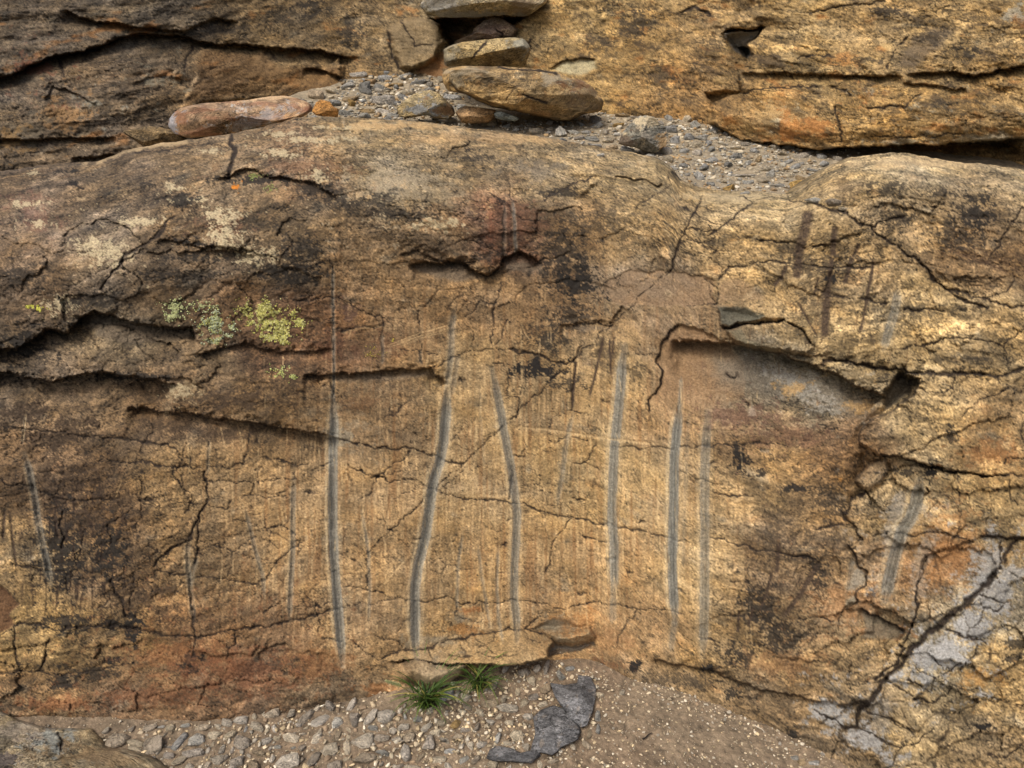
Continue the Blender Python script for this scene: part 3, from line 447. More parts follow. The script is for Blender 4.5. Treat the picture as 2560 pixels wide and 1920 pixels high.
# --- traced cracks
CR = '''3.2|E 0,1180 230,1230 470,1240 650,1300 790,1340
2.6|E 40,1340 160,1400 240,1420 330,1440 480,1450 600,1490
3.4|E 600,1490 700,1530 820,1560 1080,1580 1250,1620 1380,1659 H 1500,50 1750,100 1900,130 2110,180 2200,190
3|I 180,180 350,210 500,262 640,280 880,320
4|I 620,275 760,295 880,322
2.8|H 0,490 210,515 340,560 490,590 680,570 800,600 900,610 1100,575 1280,600 1470,640 1560,600 1800,610 1920,640 2080,640 2212,680
2.4|H 0,620 200,600 340,570
4|H 250,960 400,900 560,880 800,820 1000,775 1180,750 1280,700
3|H 1180,750 1210,770 1300,800
2.4|H 400,890 380,850 350,840 220,815
2|H 250,960 200,950 150,900 0,790
2.4|H 1480,50 1430,130 1390,170 1355,260 1345,350 1330,400
2.4|H 1550,155 1600,170 1740,220
2|H 1740,330 1690,390 1560,440
2.2|H 490,590 490,650 440,710 350,790
2.6|H 1920,640 1850,720 1800,800 1780,860
2|H 740,580 760,640 740,680 870,710 940,700
2|H 920,610 915,660 900,680
2.2|H 200,510 160,500 190,380 150,300 E 2212,0
2|H 230,50 300,70 300,120 380,130
2.6|E 720,650 650,700 590,722
2.4|E 720,650 800,620 900,600 1120,602
4|E 1100,598 1200,620 1280,632 1330,670 1400,692 1440,688 1490,670 1540,600 1570,575
3|E 1490,670 1520,700 1500,820 1490,900 1480,1010
2.6|E 1080,880 1095,780 1050,690 970,690
3.4|E 2172,440 2060,560 2040,680 2085,740 2030,880 1980,920 1990,1010
2|E 2040,630 1900,625
2.4|E 1450,1000 1560,1010 1600,1030
2.2|E 1070,890 1130,900 1160,960 1130,1030 1100,1030
2.2|E 1180,1180 1200,1230 1150,1300
2|E 1600,1190 1560,1170 1340,1190
2.2|E 1640,1210 1600,1300 1560,1340
2.6|E 1500,1330 1560,1335 1680,1360
2.6|E 240,1420 300,1380 470,1250
2.4|E 240,1420 210,1530 140,1560
2|E 800,1370 720,1450 660,1490
2.4|E 1740,1225 1900,1230 2040,1225 2150,1245 2212,1220
3|E 1100,1360 1110,1500 1090,1560
3|F -30,1225 120,1220 270,1210 400,1222 520,1190
2|F 520,1200 700,1220
2.2|F 0,1380 120,1430 290,1470
3|F 240,1535 330,1545 470,1555
2.6|D 900,1660 920,1330 870,1335 600,1310
2.6|D 870,1335 930,1200 990,1080
3|D 0,1090 150,1110 300,1130 480,1150 700,1160 900,1190 1080,1210 1180,1290 1220,1310 1210,1340 1110,1370 880,1310
2.6|D 1200,1350 1480,1360 1560,1340 1620,1140
2.6|D 1110,1380 1170,1480 1230,1530 1220,1600 1190,1650
2.6|D 1300,1450 1600,1445 1630,1460 1620,1540 1560,1550
2|D 1630,1450 1900,1440 2140,1320
2.4|D 1700,1290 1890,1330 1980,1340
3|D 0,1430 60,1470 240,1480 350,1560 560,1570 770,1565
2.2|D 1620,1540 1800,1550 1900,1540
2.6|D 1500,1560 1460,1620 1330,1600
5|D 1330,1380 1320,1500 1330,1560 1300,1640
4|G 1290,0 1270,60 1230,130 1215,190 1100,250 1000,350
4|G 1290,0 1280,130 1270,260 1250,350
3|G 1000,380 1100,410 1300,430 1500,450 1650,470 1700,440 1800,320 1960,195
2.4|G 1290,200 1480,260 1500,270 1600,190 1650,180
2.6|G 1500,60 1700,110 1800,100 1870,130 1900,160
2|G 1680,170 1720,200 1790,240
3.6|G 0,810 90,740 250,730 340,770 500,740 700,760 900,750 960,780 1060,800 1250,820 1400,790 1500,780 1800,735 1960,690 2100,650 2212,620
5|G 700,740 760,745 900,760
3.6|G 60,340 200,370 400,390 520,440
3|G 830,0 700,100 700,230
5|G 395,0 400,240
3|G 430,420 440,540
3.4|G 90,740 100,900 125,1040
3.4|G 320,820 300,920 240,1050
3|G 0,1045 200,1040 400,1060 600,1030 800,990
3|G 860,400 860,500 830,650
4.5|G 715,440 760,560 800,640 830,700
3|G 1230,500 1250,700 1255,960
2.4|G 1960,520 2020,620 2050,700 2060,800
3.2|G 2060,820 2130,830 2200,845
2.4|G 2212,620 2120,600 1960,640
2|G 1900,540 1780,600 1700,650
3|G 2130,400 2190,408
2.4|G 1500,780 1500,870 1450,950
2.4|G 620,640 680,600 760,520 900,450
7|A 1490,860 1492,920 1522,960 1498,1040 1470,1110 1450,1130
5|N 250,730 285,680 310,645 390,590 440,540
2.4|A 1260,930 1450,940 1510,960
3.4|A 860,980 1050,970 1260,930
3|A 420,1180 500,1190 540,1200
2.6|B 2130,1090 2125,1180 2060,1230 1960,1300 1900,1340
3|B 2140,1090 2180,1140 C 0,1140
2.6|B 1300,1295 1400,1230 1500,1180 1640,1130
3|B 1060,1290 1050,1440 1045,1640
2.4|B 1080,1180 1090,1290 1130,1310
2.4|B 940,1240 1060,1290 1120,1380 1300,1430
2|B 640,1490 800,1530 980,1600 1060,1650
2.6|B 0,640 10,640
2.6|D 2140,50 2145,700
2.2|D 2145,700 2150,960
3|D 1900,300 2000,270 2150,270 2212,265
2|E 0,260 120,340 280,400 330,470
2|E 400,600 520,610 640,640
3|E 0,490 120,460 270,445
2.4|E 800,400 900,300 1000,300 1040,170
3.4|E 1000,300 990,400 970,560
2.4|E 1080,400 1050,500 1000,570
2.4|E 850,590 860,470 790,430
2.2|E 270,390 275,640
2.2|E 515,340 520,690
5|C 850,1300 1050,1370 1200,1450 1290,1510 1400,1590 1500,1659
6|F 1500,0 1560,60 1620,130 1720,220
5|F 1720,220 1850,290 1990,350
4.5|F 1690,200 1950,265 2060,310 2212,335
3|F 2150,90 2140,160 2100,240 2000,262
3.4|C 1230,1475 1300,1430 1400,1400 1450,1390
3|C 2212,1330 2140,1430 2060,1560 2000,1659
2.4|C 1600,1320 1900,1400 2212,1440
2|C 400,1270 480,1290 600,1270 840,1310
4|C 150,1270 100,1360 30,1500 N 1690,620 1668,690
3.4|C 470,1290 400,1350 300,1420 250,1480 180,1510
2.6|C 0,1340 160,1400 260,1450
2.6|C 0,1475 180,1478 250,1480
2.6|C 0,1560 60,1550 160,1570 220,1600 260,1650
3.4|C 430,1520 520,1545 700,1562
4|C 840,1580 960,1582
3|F 330,70 480,50 620,40 780,60
4|F 780,40 900,70 1040,80 1220,82
4.5|F 860,210 950,240 1100,262 1200,285 1330,312
4.5|F 1440,342 1580,345 1700,352
3|F 160,155 240,200 255,260 235,315
3|F 330,70 300,110 240,140
2.4|F 170,180 200,260 230,310 0,325
3|F 1400,600 1550,575 1700,540 1830,520 1980,560 2100,580
2.4|F 2212,470 2090,560 2110,700
6|F 900,700 1000,665 1250,712 1450,745 1700,752 1900,758 2080,775 2150,750 2212,718
2.6|F 1770,760 1760,840 1705,888 1620,870 1530,850
3|F 2100,850 2020,890 1930,930 1860,980 1800,1030
2.6|F 2040,770 2110,850 2212,870
4|F 1270,1283 1420,1290 1550,1340 1700,1380 1900,1400 2100,1410 2212,1422
3|F 2090,1350 2100,1310 2212,1300
3|F 2212,1060 2180,1140 2212,1200
2.4|F 1780,1400 1810,1460 1780,1510 1810,1570
2.6|F 2130,1440 2130,1540 2180,1600
4|F 1200,1525 1100,1555 1080,1620 1070,1659 I 1040,0 1060,60 1110,100 1180,192
3|I 1040,90 940,100 850,130
3|I 1180,192 1080,222 1140,300 1150,360 1205,412 1190,480 1125,540 1152,590 1050,645
2.4|I 1040,640 1020,740 980,790 860,800
2.4|I 740,660 800,700 900,700 1000,715
3.6|I 1170,640 1260,680 1350,720 1430,770
3.4|I 1580,300 1560,380 1520,470 1530,600 1500,720 1440,850
3.4|I 2070,200 2065,360 2000,440
9|I 2040,400 2000,440 1870,570 1750,680 1650,760 1500,880 1430,980 1300,1110 1230,1230 1160,1290
8|I 1160,1290 1150,1350 1130,1390 1040,1390
4|I 1040,1390 1000,1355 860,1290
5|I 1420,860 1450,885 1380,990 1250,1090
5|I 1930,170 2060,172 2212,192
6|I 2160,190 2090,275 2090,350
4|I 1340,1100 1430,1160 1530,1215 1640,1240 1750,1140
2.8|I 1520,1010 1650,1090 1750,1030 1920,920
3|I 1930,540 2000,560 2120,602
3|I 1950,620 2030,655 2090,612
3.4|I 1700,770 1900,830 1970,858
2.6|I 1600,1170 1640,1090 1800,1140 1950,1190 2212,1260
3|I 1460,1080 1600,1170
3.4|I 1140,1390 1300,1480 1440,1540 1380,1600 1330,1659
3.6|I 2212,1510 2160,1550 2100,1590 1960,1570
3|I 1440,1540 1640,1410
2.4|I 1960,620 1930,700 1900,750
2.4|I 1650,950 1690,1020 1750,1030
3|I 1160,1290 1300,1330 1500,1430
3|I 1350,150 1500,170 I 1640,130 1880,200
2.2|I 230,600 270,550 220,610 340,680 500,700
2.4|I 120,820 190,830 240,850
2.4|I 340,460 460,465'''
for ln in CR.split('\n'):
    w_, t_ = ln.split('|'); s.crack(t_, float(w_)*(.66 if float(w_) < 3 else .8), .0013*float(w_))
# short open nicks
for (a, b, L_, an) in ((1155, 950, 14, .1), (1300, 1140, 24, .1), (945, 1195, 26, -.1), (1510, 1002, 16, 0), (1445, 1245, 20, .1), (1120, 860, 0, 0), (1045, 1080, 16, .2), (1040, 1352, 10, 0), (1460, 1337, 14, .3), (1260, 1365, 16, 0), (890, 1398, 12, 0), (1570, 1425, 10, .2), (1610, 1305, 18, .0), (1530, 1400, 10, 0), (1780, 1160, 18, .05), (1722, 1062, 8, 0), (1700, 1475, 14, .2), (1460, 1480, 26, .02), (770, 1230, 20, 0), (370, 1250, 20, .1), (950, 1120, 6, 1.5), (1860, 1010, 10, 0), (1570, 930, 14, .2), (1310, 970, 8, .1), (1830, 940, 20, .0), (620, 1365, 12, .1), (745, 1350, 14, 0)):
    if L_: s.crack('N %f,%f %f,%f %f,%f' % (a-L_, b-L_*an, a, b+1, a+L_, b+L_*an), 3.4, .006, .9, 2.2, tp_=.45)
# --- worn grooves: (width, depth m, grey strength, colour, path)
GR = [(13, .008, .85, 'D 2140,900 2150,1100 2142,1250 2140,1659 G 2145,250 2160,450 2180,700 2200,950 2205,1000'), (4, .003, .5, 'D 2140,50 2145,480 2150,700 2140,960'),
      (14, .009, .85, 'E 690,820 688,900 685,1000 665,1200 640,1330 600,1450 570,1659 H 555,150 510,330 485,480 483,600 485,800 492,950'), (8, .004, .5, 'E 735,340 722,450 715,650 690,830'), (7, .002, .3, 'E 760,640 740,760 720,900'),
      (11, .007, .7, 'E 975,720 1000,820 1030,980 1060,1150 1100,1350 1120,1500 1140,1659 H 1132,200 1120,400 1120,560 1135,700 1142,850'),
      (13, .008, .85, 'E 1835,570 1812,700 1808,800 1785,1050 1762,1250 1755,1450 1750,1659 H 1762,250 1765,420 1758,560'), (9, .003, .4, 'H 1758,560 1755,640 1752,720'),
      (13, .009, .95, 'E 2185,950 2170,1100 2150,1300 2145,1659 H 2140,150 2138,400 2148,600 2158,720'), (4, .003, .6, 'E 2195,780 2190,860 2180,1000'), (8, .003, .4, 'H 2158,700 2140,800 2130,900'),
      (13, .006, .6, 'F 180,1000 168,1200 158,1400 158,1659 I 160,300 157,600 152,800 145,940'),
      (17, .011, .8, 'F 1545,1440 1515,1600 I 1480,60 1430,130 1380,300 1348,430 1320,580'), (12, .004, .55, 'F 1405,220 1375,380 1335,500 1310,600'),
      (4, .003, .6, 'B 1110,1285 1122,1400 1132,1640'), (4, .003, .3, 'B 1060,1300 1058,1640'),
      (3, .002, .4, 'D 165,1020 155,1120 145,1210'), (9, .005, .55, 'D 160,1270 190,1380 220,1520 240,1659 G 270,200 310,370 330,480'),
      (7, .004, .35, 'G 1215,190 1205,300 1225,500 1245,700'), (7, .003, .35, 'G 1270,300 1235,400 1230,480'), (4, .003, .3, 'D 1345,1180 1335,1400'),
      (5, .003, .4, 'G 1580,0 1610,120 1640,250 1690,420 1700,560'), (7, .004, .5, 'D 1890,1420 1885,1659 G 1885,250 1872,480 1862,700'),
      (4, .002, .4, 'H 140,0 165,150 185,280 192,500 185,720'), (4, .002, .45, 'H 1020,230 1012,400 1010,500 1020,700 1050,860'), (4, .002, .35, 'H 890,230 915,450 935,560 965,750'), (4, .002, .4, 'H 790,150 765,300 757,450 752,650'),
      (6, .003, .4, 'E 1500,1010 1470,1130 1450,1250 1430,1400 1400,1590'), (3, .002, .2, 'E 900,850 905,1000 912,1150 930,1350'), (5, .003, .3, 'E 515,600 520,690'), (4, .003, .4, 'E 275,500 272,700'),
      (6, .003, .4, 'I 1110,310 1090,450 1075,530'), (5, .002, .2, 'F 60,1000 40,1300 I 20,400')]
for (w, dp, g_, t) in GR:
    w *= .98; p = P(t); i, d, sd, tq = s.pd(p, w*2.8, .12)
    e = ss(0, .12, tq)*ss(0, .10, 1-tq); ww = w*(.55+.45*e)
    prof = np.exp(-(d/(ww*.72))**2*1.4); s.H[i] -= dp*1.7*prof*(.3+.7*e)
    x = sd*d/ww
    run = 1.3*fbm(sd*d/2.6+3, s.V[i]/260, 3, 151, .8)
    lightrim = np.exp(-((x-1.3)/.38)**2)+.6*np.exp(-((x+1.3)/.28)**2); s.tint(i, (204, 188, 152), lightrim*g_*.75*(.4+.6*e)*(.7+.6*run))
    core = ss(1.12, .78, np.abs(x)+.14*run+.05*fbm(s.U[i]/9, s.V[i]/14, 3, 152, .7)); cc = np.array([[136, 133, 121]])/255.*(1+.25*run[:, None]-.27*np.exp(-((x+.2)/.26)**2)[:, None]+.12*np.exp(-((x-.6)/.22)**2)[:, None]); cc = cc*(1-.0*x[:, None])+np.array([[-.01, 0, .012]])*np.exp(-(x/.5)**2)[:, None]  # groove walls shaded in colour: one side darker, the other paler
    mm = (np.clip(core*g_*(.35+.65*e), 0, 1))[:, None]; s.C[i] = s.C[i]*(1-mm)+cc*mm
# shallow light scratches
for w, k, t in ((2.2, .5, 'E 290,580 500,500 700,440'), (2.2, .6, 'E 300,592 520,512 710,462'), (2.2, .5, 'E 380,580 560,515 710,480'), (2.6, .45, 'E 0,500 120,470 270,445'), (3.4, .5, 'E 1080,1100 1300,1112 1500,1142 1700,1172 1900,1195 2080,1215'), (2, .4, 'E 1160,420 1190,500 1220,540'), (2, .6, 'D 165,1010 158,1110 145,1200'), (2, .5, 'D 780,1440 740,1560'),
                (2, .4, 'E 1860,640 1870,740 1880,800'), (2, .4, 'E 1920,640 1925,720 1945,760'), (1.8, .4, 'E 1280,880 1275,1060 1290,1240'), (1.8, .4, 'E 1560,1200 1550,1330'), (1.8, .5, 'E 900,900 905,1160 930,1330'), (2, .5, 'F 1900,940 1850,1040 1820,1180'), (2, .4, 'F 1930,920 1890,1060'), (2, .4, 'H 700,320 640,450'), (2, .5, 'H 240,520 370,370 450,290'), (2, .4, 'H 1440,340 1480,470 1520,640'), (2, .4, 'H 1310,200 1300,420'), (2, .5, 'E 2195,800 2190,960')):
    i, d, sd, tq = s.pd(P(t), w*4, .15); e = ss(0, .1, tq)*ss(0, .1, 1-tq); s.tint(i, (206, 178, 130), ss(w*1.3, 0, d)*k*e); s.H[i] -= .0016*ss(w*1.4, 0, d)*e; s.H[i] += .0008*np.exp(-((d-w*2)/w)**2)*e
for k in range(400):
    a0 = random.gauss(1180, 380); b0 = random.choice((random.uniform(1050, 1560), random.uniform(1050, 1560), random.uniform(760, 1100))); L_ = random.uniform(25, 150)*(.5 if b0 < 1050 else 1); sl_ = random.gauss(0, .045)+(.10 if random.random() < .15 else 0)
    if not (430 < a0 < 1900) or b0+L_ > 1640: continue
    w = random.uniform(1.3, 2.4); i, d, sd, tq = s.pd(np.array([[a0, b0], [a0+L_*sl_, b0+L_*.5], [a0+L_*sl_*1.7+random.gauss(0, 1.5), b0+L_]]), w*3, .1); e = ss(0, .25, tq)*ss(0, .25, 1-tq)*np.clip(.6+fbm(s.U[i]/5, s.V[i]/11, 3, 155), 0, 1)
    dk = random.random() < .22; s.tint(i, (92, 66, 42) if dk else (212, 184, 136), ss(w*1.2, 0, d)*random.uniform(.4, .85)*e); s.H[i] -= .0012*ss(w*1.4, 0, d)*e
for k in range(70):
    a0 = random.gauss(2080, 170); b0 = random.uniform(560, 900); L_ = random.uniform(20, 70); w = random.uniform(1.3, 2.2); sl_ = random.gauss(-.12, .1)
    i, d, sd, tq = s.pd(np.array([[a0, b0], [a0+L_*sl_, b0+L_]]), w*3, .2); e = ss(0, .25, tq)*ss(0, .25, 1-tq); s.tint(i, (84, 62, 42) if k % 2 else (204, 174, 124), ss(w*1.2, 0, d)*.5*e); s.H[i] -= .0012*ss(w*1.4, 0, d)*e
# dark lichen-filled old grooves, upper right, and splayed cuts
for w, t in ((15, 'C 830,1340 800,1500 750,1659'), (12, 'F 770,0 745,150'), (9, 'C 1000,1440 985,1560 985,1659'), (7, 'F 980,0 960,150 945,260'), (12, 'F 945,180 935,400 930,540'), (6, 'F 1110,0 1085,90 1050,190'), (5, 'C 1150,1560 1110,1659'), (6, 'F 690,50 650,140 600,200'), (3, 'F 890,130 870,200 860,270'), (3, 'F 750,280 800,370 860,480 890,530'), (5, 'F 1255,0 1215,200 1190,350 1150,520'), (4, 'E 1700,500 1640,770 1600,920'), (3, 'E 1730,520 1745,780'), (4, 'E 1520,660 1500,880 1490,1000'), (3, 'E 1690,540 1660,640'), (3, 'E 1765,520 1750,640'),
             (3, 'G 60,0 90,250 110,380'), (4, 'G 350,0 380,200'), (4, 'G 30,0 20,200'), (6, 'I 640,200 620,420'), (4, 'I 380,640 370,790'), (5, 'I 470,620 440,760'), (7, 'I 900,330 760,560 650,700'), (4, 'I 600,380 520,640')):
    i, d, sd, tq = s.pd(P(t), w*2.2, .3); e = ss(0, .12, tq)*ss(0, .12, 1-tq); n = .4+.6*ss(-.35, .25, fbm(s.U[i]/6, s.V[i]/11, 4, 153, .7))
    s.tint(i, (62, 50, 40), ss(w*1.2, w*.4, d)*e*np.clip(n*1.5, 0, 1)*.88); s.H[i] -= .004*np.exp(-(d/w)**2)*e
for k in range(26):                                                    # slanting hatch on the upper right boulder
    a0 = 2340+k*9+random.uniform(-8, 8); b0 = 600+k*2.2+random.uniform(-14, 26); L_ = random.uniform(50, 110)
    i, d, sd, tq = s.pd(np.array([[a0, b0], [a0+L_, b0+L_*.46]]), 6, .4); s.tint(i, (64, 46, 34), ss(2, .2, d)*.5*ss(0, .2, tq)*ss(0, .2, 1-tq)); s.H[i] -= .0015*ss(2.4, 0, d)
# yellow-ochre and orange spots
s.patch(591, 468, 10, 7, (190, 116, 36), 1., 9, .35, .08, 191); s.patch(2100, 1200, 8, 8, (178, 130, 70), .7, 9, .4, .1, 192)
# layered thin beds in the lower ledge and the crest line
cr = ss(.2, .5, fbm(s.X*5, s.S*90, 4, 161, .6))*ss(0, 1, 1-(VV-np.interp(UU, VSu, VSv))/130)
s.C *= (1-.34*cr)[:, None]; s.H -= .002*cr
pos1 = s.pos(); nc = len(us)
ext = []; extc = []; base = pos1[:nc]; c0 = s.C[:nc]
for (dy, dz) in ((.9, -.62), (.5, -.26), (.22, -.085), (.09, -.028), (.03, -.007)):
    e_ = base.copy(); e_[:, 1] += dy; e_[:, 2] += dz; ext.append(e_); extc.append(c0)
VERT1 = np.vstack(ext+[pos1]); COL1 = lin(np.vstack(extc+[s.C])*.985); FACE1 = gridfaces(NR+5, nc)
# split along the traced joints into the separate masses of rock
fc_u = us; cen_r = (np.arange(NR+4)[:, None]-4.5); rr_ = np.clip(cen_r, 0, NR-1).astype(int)
fu = np.repeat(us[None, :-1], NR+4, 0).ravel(); fv = V[rr_, np.arange(nc-1)[None, :]].ravel()
fi = (rr_*nc+np.arange(nc-1)[None, :]).ravel(); fu = s.Uw[fi].astype(float); fv = s.Vw[fi].astype(float)
def inpoly(u, v, pts):
    ins = np.zeros(len(u), bool); cl = np.vstack([pts, pts[:1]])
    for k in range(len(pts)):
        ax, ay = cl[k]; bx, by = cl[k+1]
        if ay != by: ins ^= ((ay > v) != (by > v)) & (u < (bx-ax)*(v-ay)/(by-ay)+ax)
    return ins
REG = [('rock_outcrop', 'rounded bedrock mass at the upper right with slanting hatch marks, behind the diagonal crack', 'N 2005,200 2000,500 C 850,1300 1050,1370 1200,1450 1290,1510 1400,1590 1500,1659 F 1560,60 1620,130 1720,220 1950,265 2060,310 2212,335 N 4400,790 4400,200'),
       ('rock_outcrop', 'buff bedrock block at the right edge, its pointed left end overhanging a hollow', 'F 1455,750 1555,795 1500,895 1385,985 1230,1050 1165,1110 1155,1195 1270,1283 1420,1290 1550,1340 1700,1380 1900,1400 2212,1422 N 4400,1230 4400,880 F 2212,718 2150,750 2080,775 1900,758 1700,752'),
       ('rock_outcrop', 'bedrock buttress at the lower right with one short blue-grey groove and a rusty orange flank', 'F 1270,1283 1420,1290 1550,1340 1700,1380 1900,1400 2212,1422 N 4400,1230 4400,1400 I 2212,192 2060,172 2065,360 2000,440 1870,570 1750,680 1650,760 1500,880 1420,860 1500,720 1530,600 1560,600 1390,840 1170,640 1050,645 1152,590 1125,540 1190,480 1205,412 1150,360 1140,300 1080,222 1180,192 1110,100 1040,0 F 1080,1620 1100,1555 1200,1525'),
       ('rock_outcrop', 'cracked slab at the lower right corner with bluish bare patches, below the deep diagonal joint', 'N 4400,1400 I 2212,192 2060,172 2065,360 2000,440 1870,570 1750,680 1650,760 1500,880 1430,980 1300,1110 1230,1230 1160,1290 1130,1390 1040,1390 1000,1500 900,1659 N 2050,2300 4400,2300')]
lab = np.zeros(len(fu), int)
for k, (_, _, t) in enumerate(REG): lab[(lab == 0) & inpoly(fu, fv, P(t))] = k+1
PRT = [('rock_flake', 'F 230,320 380,300 600,297 665,410 600,430 480,432 330,455 262,440'), ('rock_flake', 'F 280,465 340,455 480,434 600,432 655,417 780,490 880,578 830,640 700,625 600,610 330,560'),
       ('rock_flake', 'H 250,960 400,900 560,880 800,820 1000,775 1180,750 1210,770 1300,800 1380,850 1340,900 1330,940 1200,980 1080,1000 820,985 780,1000 480,970'),
       ('rock_flake', 'F 1210,1330 1330,1300 1350,1390 1290,1470 1200,1515 1130,1455 1165,1400'), ('rock_flake', 'F 1180,1262 1275,1283 1320,1300 1290,1310 1180,1310'),
       ('rock_flake', 'B 830,1560 950,1550 1060,1600 1060,1659 E 960,135 850,85 820,40 800,10')]
for k, (_, t) in enumerate(PRT): lab[(lab == 0) & inpoly(fu, fv, P(t))] = 10+k
main_o = split_obj('grooved_rock', VERT1, FACE1[lab == 0], COL1, M_ROCK, label='broad tan bedrock mass worn with long vertical grey grooves, filling the middle of the view', cat='bedrock')
for k, (n_, _) in enumerate(PRT):
    if (lab == 10+k).sum() > 5: split_obj(n_, VERT1, FACE1[lab == 10+k], COL1, M_ROCK, parent=main_o)
for k, (n_, l_, _) in enumerate(REG): split_obj(n_, VERT1, FACE1[lab == k+1], COL1, M_ROCK, label=l_, cat='bedrock')
print('main mesh done')
#@@NEXT

# ================================================================== 2. GROUND AND SCREE SHELF (setting)
def gz(x, y):
    return .010*fbm(x*2.1, y*2.1, 3, 401)+.004*fbm(x*11, y*11, 3, 402)
xs = np.concatenate([-np.geomspace(25, 2.02, 26), np.arange(-2.0, 2.0, .0055), np.geomspace(2.02, 25, 26)])
ys = np.concatenate([-np.geomspace(25, .3, 20), np.linspace(-.25, .78, 16), np.arange(.8, 1.95, .0055), np.geomspace(1.97, 30, 16)])
gx, gy = np.meshgrid(xs, ys); gxr, gyr = gx.ravel(), gy.ravel()
near_ = ((np.abs(gxr) < 2.05) & (gyr > .7) & (gyr < 2)).astype(float)
n1 = fbm(gxr*16, gyr*16, 5, 411, .65); n2 = fbm(gxr*60, gyr*60, 4, 412, .7); n3 = fbm(gxr*3, gyr*3, 3, 413)
gzr = gz(gxr, gyr)+near_*(.0035*n1+.003*n2+.004*np.clip(fbm(gxr*35, gyr*35, 3, 414), 0, 1))
gc = np.array([120, 106, 87])/255.*(1+.30*n1+.42*n2+.3*fbm(gxr*130, gyr*130, 3, 416, .7))[:, None]; k_ = ss(-.3, .4, n3)[:, None]; gc = gc*(1-k_*.5)+gc*np.array([.9, .86, .84])*k_*.5
me = mesh_from('ground', np.column_stack([gxr, gyr, gzr]), gridfaces(len(ys), len(xs))[:, ::-1], lin(gc), M_SOIL)
ground = link('ground', me, label='bare gravelly soil at the foot of the rock face', kind='structure')

def shelf_y(V): return np.interp(V, [100, 150, 180, 300, 400, 480, 560, 640], [4.9, 4.5, 4.2, 3.5, 2.85, 2.5, 2.3, 2.15])
us2 = np.arange(560, 3400, 4.0); vs2 = np.arange(120, 600, 3.0); U2, V2 = np.meshgrid(us2, vs2)
SH = Sheet(U2, V2, shelf_y(V2), jag=0)
SH.C[:] = np.array([142, 130, 108])/255.; SH.H += .012*fbm(SH.X*6, SH.S*6, 4, 421)+.006*fbm(SH.X*30, SH.S*30, 3, 422)
SH.C *= (1+.3*fbm(SH.X*14, SH.S*14, 4, 423, .7)+.25*fbm(SH.X*60, SH.S*60, 3, 424))[:, None]
me = mesh_from('gravel_shelf', SH.pos(), gridfaces(*U2.shape), lin(SH.C), M_SOIL)
link('terrain', me, label='gravel covered shelf between the front rock and the cliffs behind', kind='structure')

# ================================================================== 3. THE CLIFFS BEHIND
VBu, VByv, VBv = np.array([-300, 0, 400, 700, 950, 1110, 1320, 1600, 1780, 2000, 2300, 2560, 2900.]), np.array([2.8, 2.9, 3.2, 3.85, 4.2, 4.15, 3.75, 3.55, 3.5, 3.05, 2.9, 2.8, 2.7]), np.array([440, 430, 370, 250, 180, 180, 240, 275, 290, 366, 385, 405, 420.])
us3 = np.concatenate([np.arange(-1300, -140, 14.), np.arange(-140, 2702, 3.), np.arange(2702, 3900, 14.)]); vs3 = np.arange(-260, 470, 2.6); U3, V3 = np.meshgrid(us3, vs3)
yb = smo(np.interp(us3, VBu, VByv))[None, :]; vbm = smo(np.interp(us3, VBu, VBv), 12)[None, :]; k3 = smo(np.interp(us3, [0, 900, 1200, 2560], [.75, .7, .55, .62]))[None, :]
zb = CAMZ-yb*tdep(vbm); Y3 = (yb-k3*zb+CAMZ*k3)/(1+k3*np.maximum(tdep(V3), -.2))
Y3 = np.where(V3 > vbm, yb-.0008*(V3-vbm), Y3)
S3 = Sheet(U3, V3, Y3, jag=4.5); s = S3
S3.base([tuple(q) for q in np.array('''100,60,92,76,60 400,80,88,74,58 700,50,112,88,58 900,50,124,96,60 300,200,110,86,62 500,180,114,88,60 650,200,122,94,58 100,300,100,82,64 300,300,106,88,70 900,200,128,96,58 1050,110,128,108,78
1250,100,150,120,78 1450,80,154,120,70 1600,120,154,116,64 1700,220,144,104,58 1500,200,154,114,60 1800,80,152,118,74 2000,60,168,132,80 2200,100,154,120,74 2400,60,158,122,72 2300,200,142,110,66 2500,250,154,116,66 2000,200,158,122,70
1950,300,158,114,62 2200,300,168,124,66 2400,330,154,116,66 100,420,104,82,60 400,380,106,84,62 2300,-80,160,124,76 1600,-80,150,118,72 300,-80,96,80,62'''.replace(',', ' ').split(), float).reshape(-1, 5)], 110)
grain(s, 1.5); AL = np.arange(len(s.U))
m = ss(600, 200, s.U)[:]; s.H += .012*m*fbm(s.X*3, s.S*22, 4, 451, .6); s.C *= (1-.25*m*ss(.1, .5, fbm(s.X*4, s.S*40, 4, 452)))[:, None]
m = ss(1300, 1500, s.U); s.H += .008*m*fbm((s.X+.4*s.S)*3, (s.S-.3*s.X)*20, 4, 453, .6)
q = ss(.12, .34, fbm(s.X*7, s.S*9, 5, 454, .75))*m; s.tint(AL, (62, 52, 40), q*.62)
q = ss(.15, .4, fbm(s.X*6+9, s.S*9, 5, 455, .7))*m; s.tint(AL, (190, 160, 104), q*.45)
q = ss(.2, .45, fbm(s.X*5+19, s.S*8, 4, 456, .7)); s.tint(AL, (160, 104, 52), q*.5)
s.lip('A -600,560 80,485 280,385 400,358 600,310 780,245 900,215 1080,222 1250,252 1400,285 1600,292 1800,312 2050,322 2212,362 B 0,370 160,360', .09, 34, .03, 50)
s.lip('A 380,60 600,140 760,150 900,175 1180,205 1300,150 1400,120 1540,140', .06, 30, .02, 30)
s.lip('A 1940,440 2020,445 2120,470 2212,500', .06, 14, .02, 20); s.lip('A 440,1020 700,1000 1000,980 1200,960', .05, 20, .02, 20); s.lip('A -200,900 250,900 540,885 760,890', .05, 14, .02, 20)
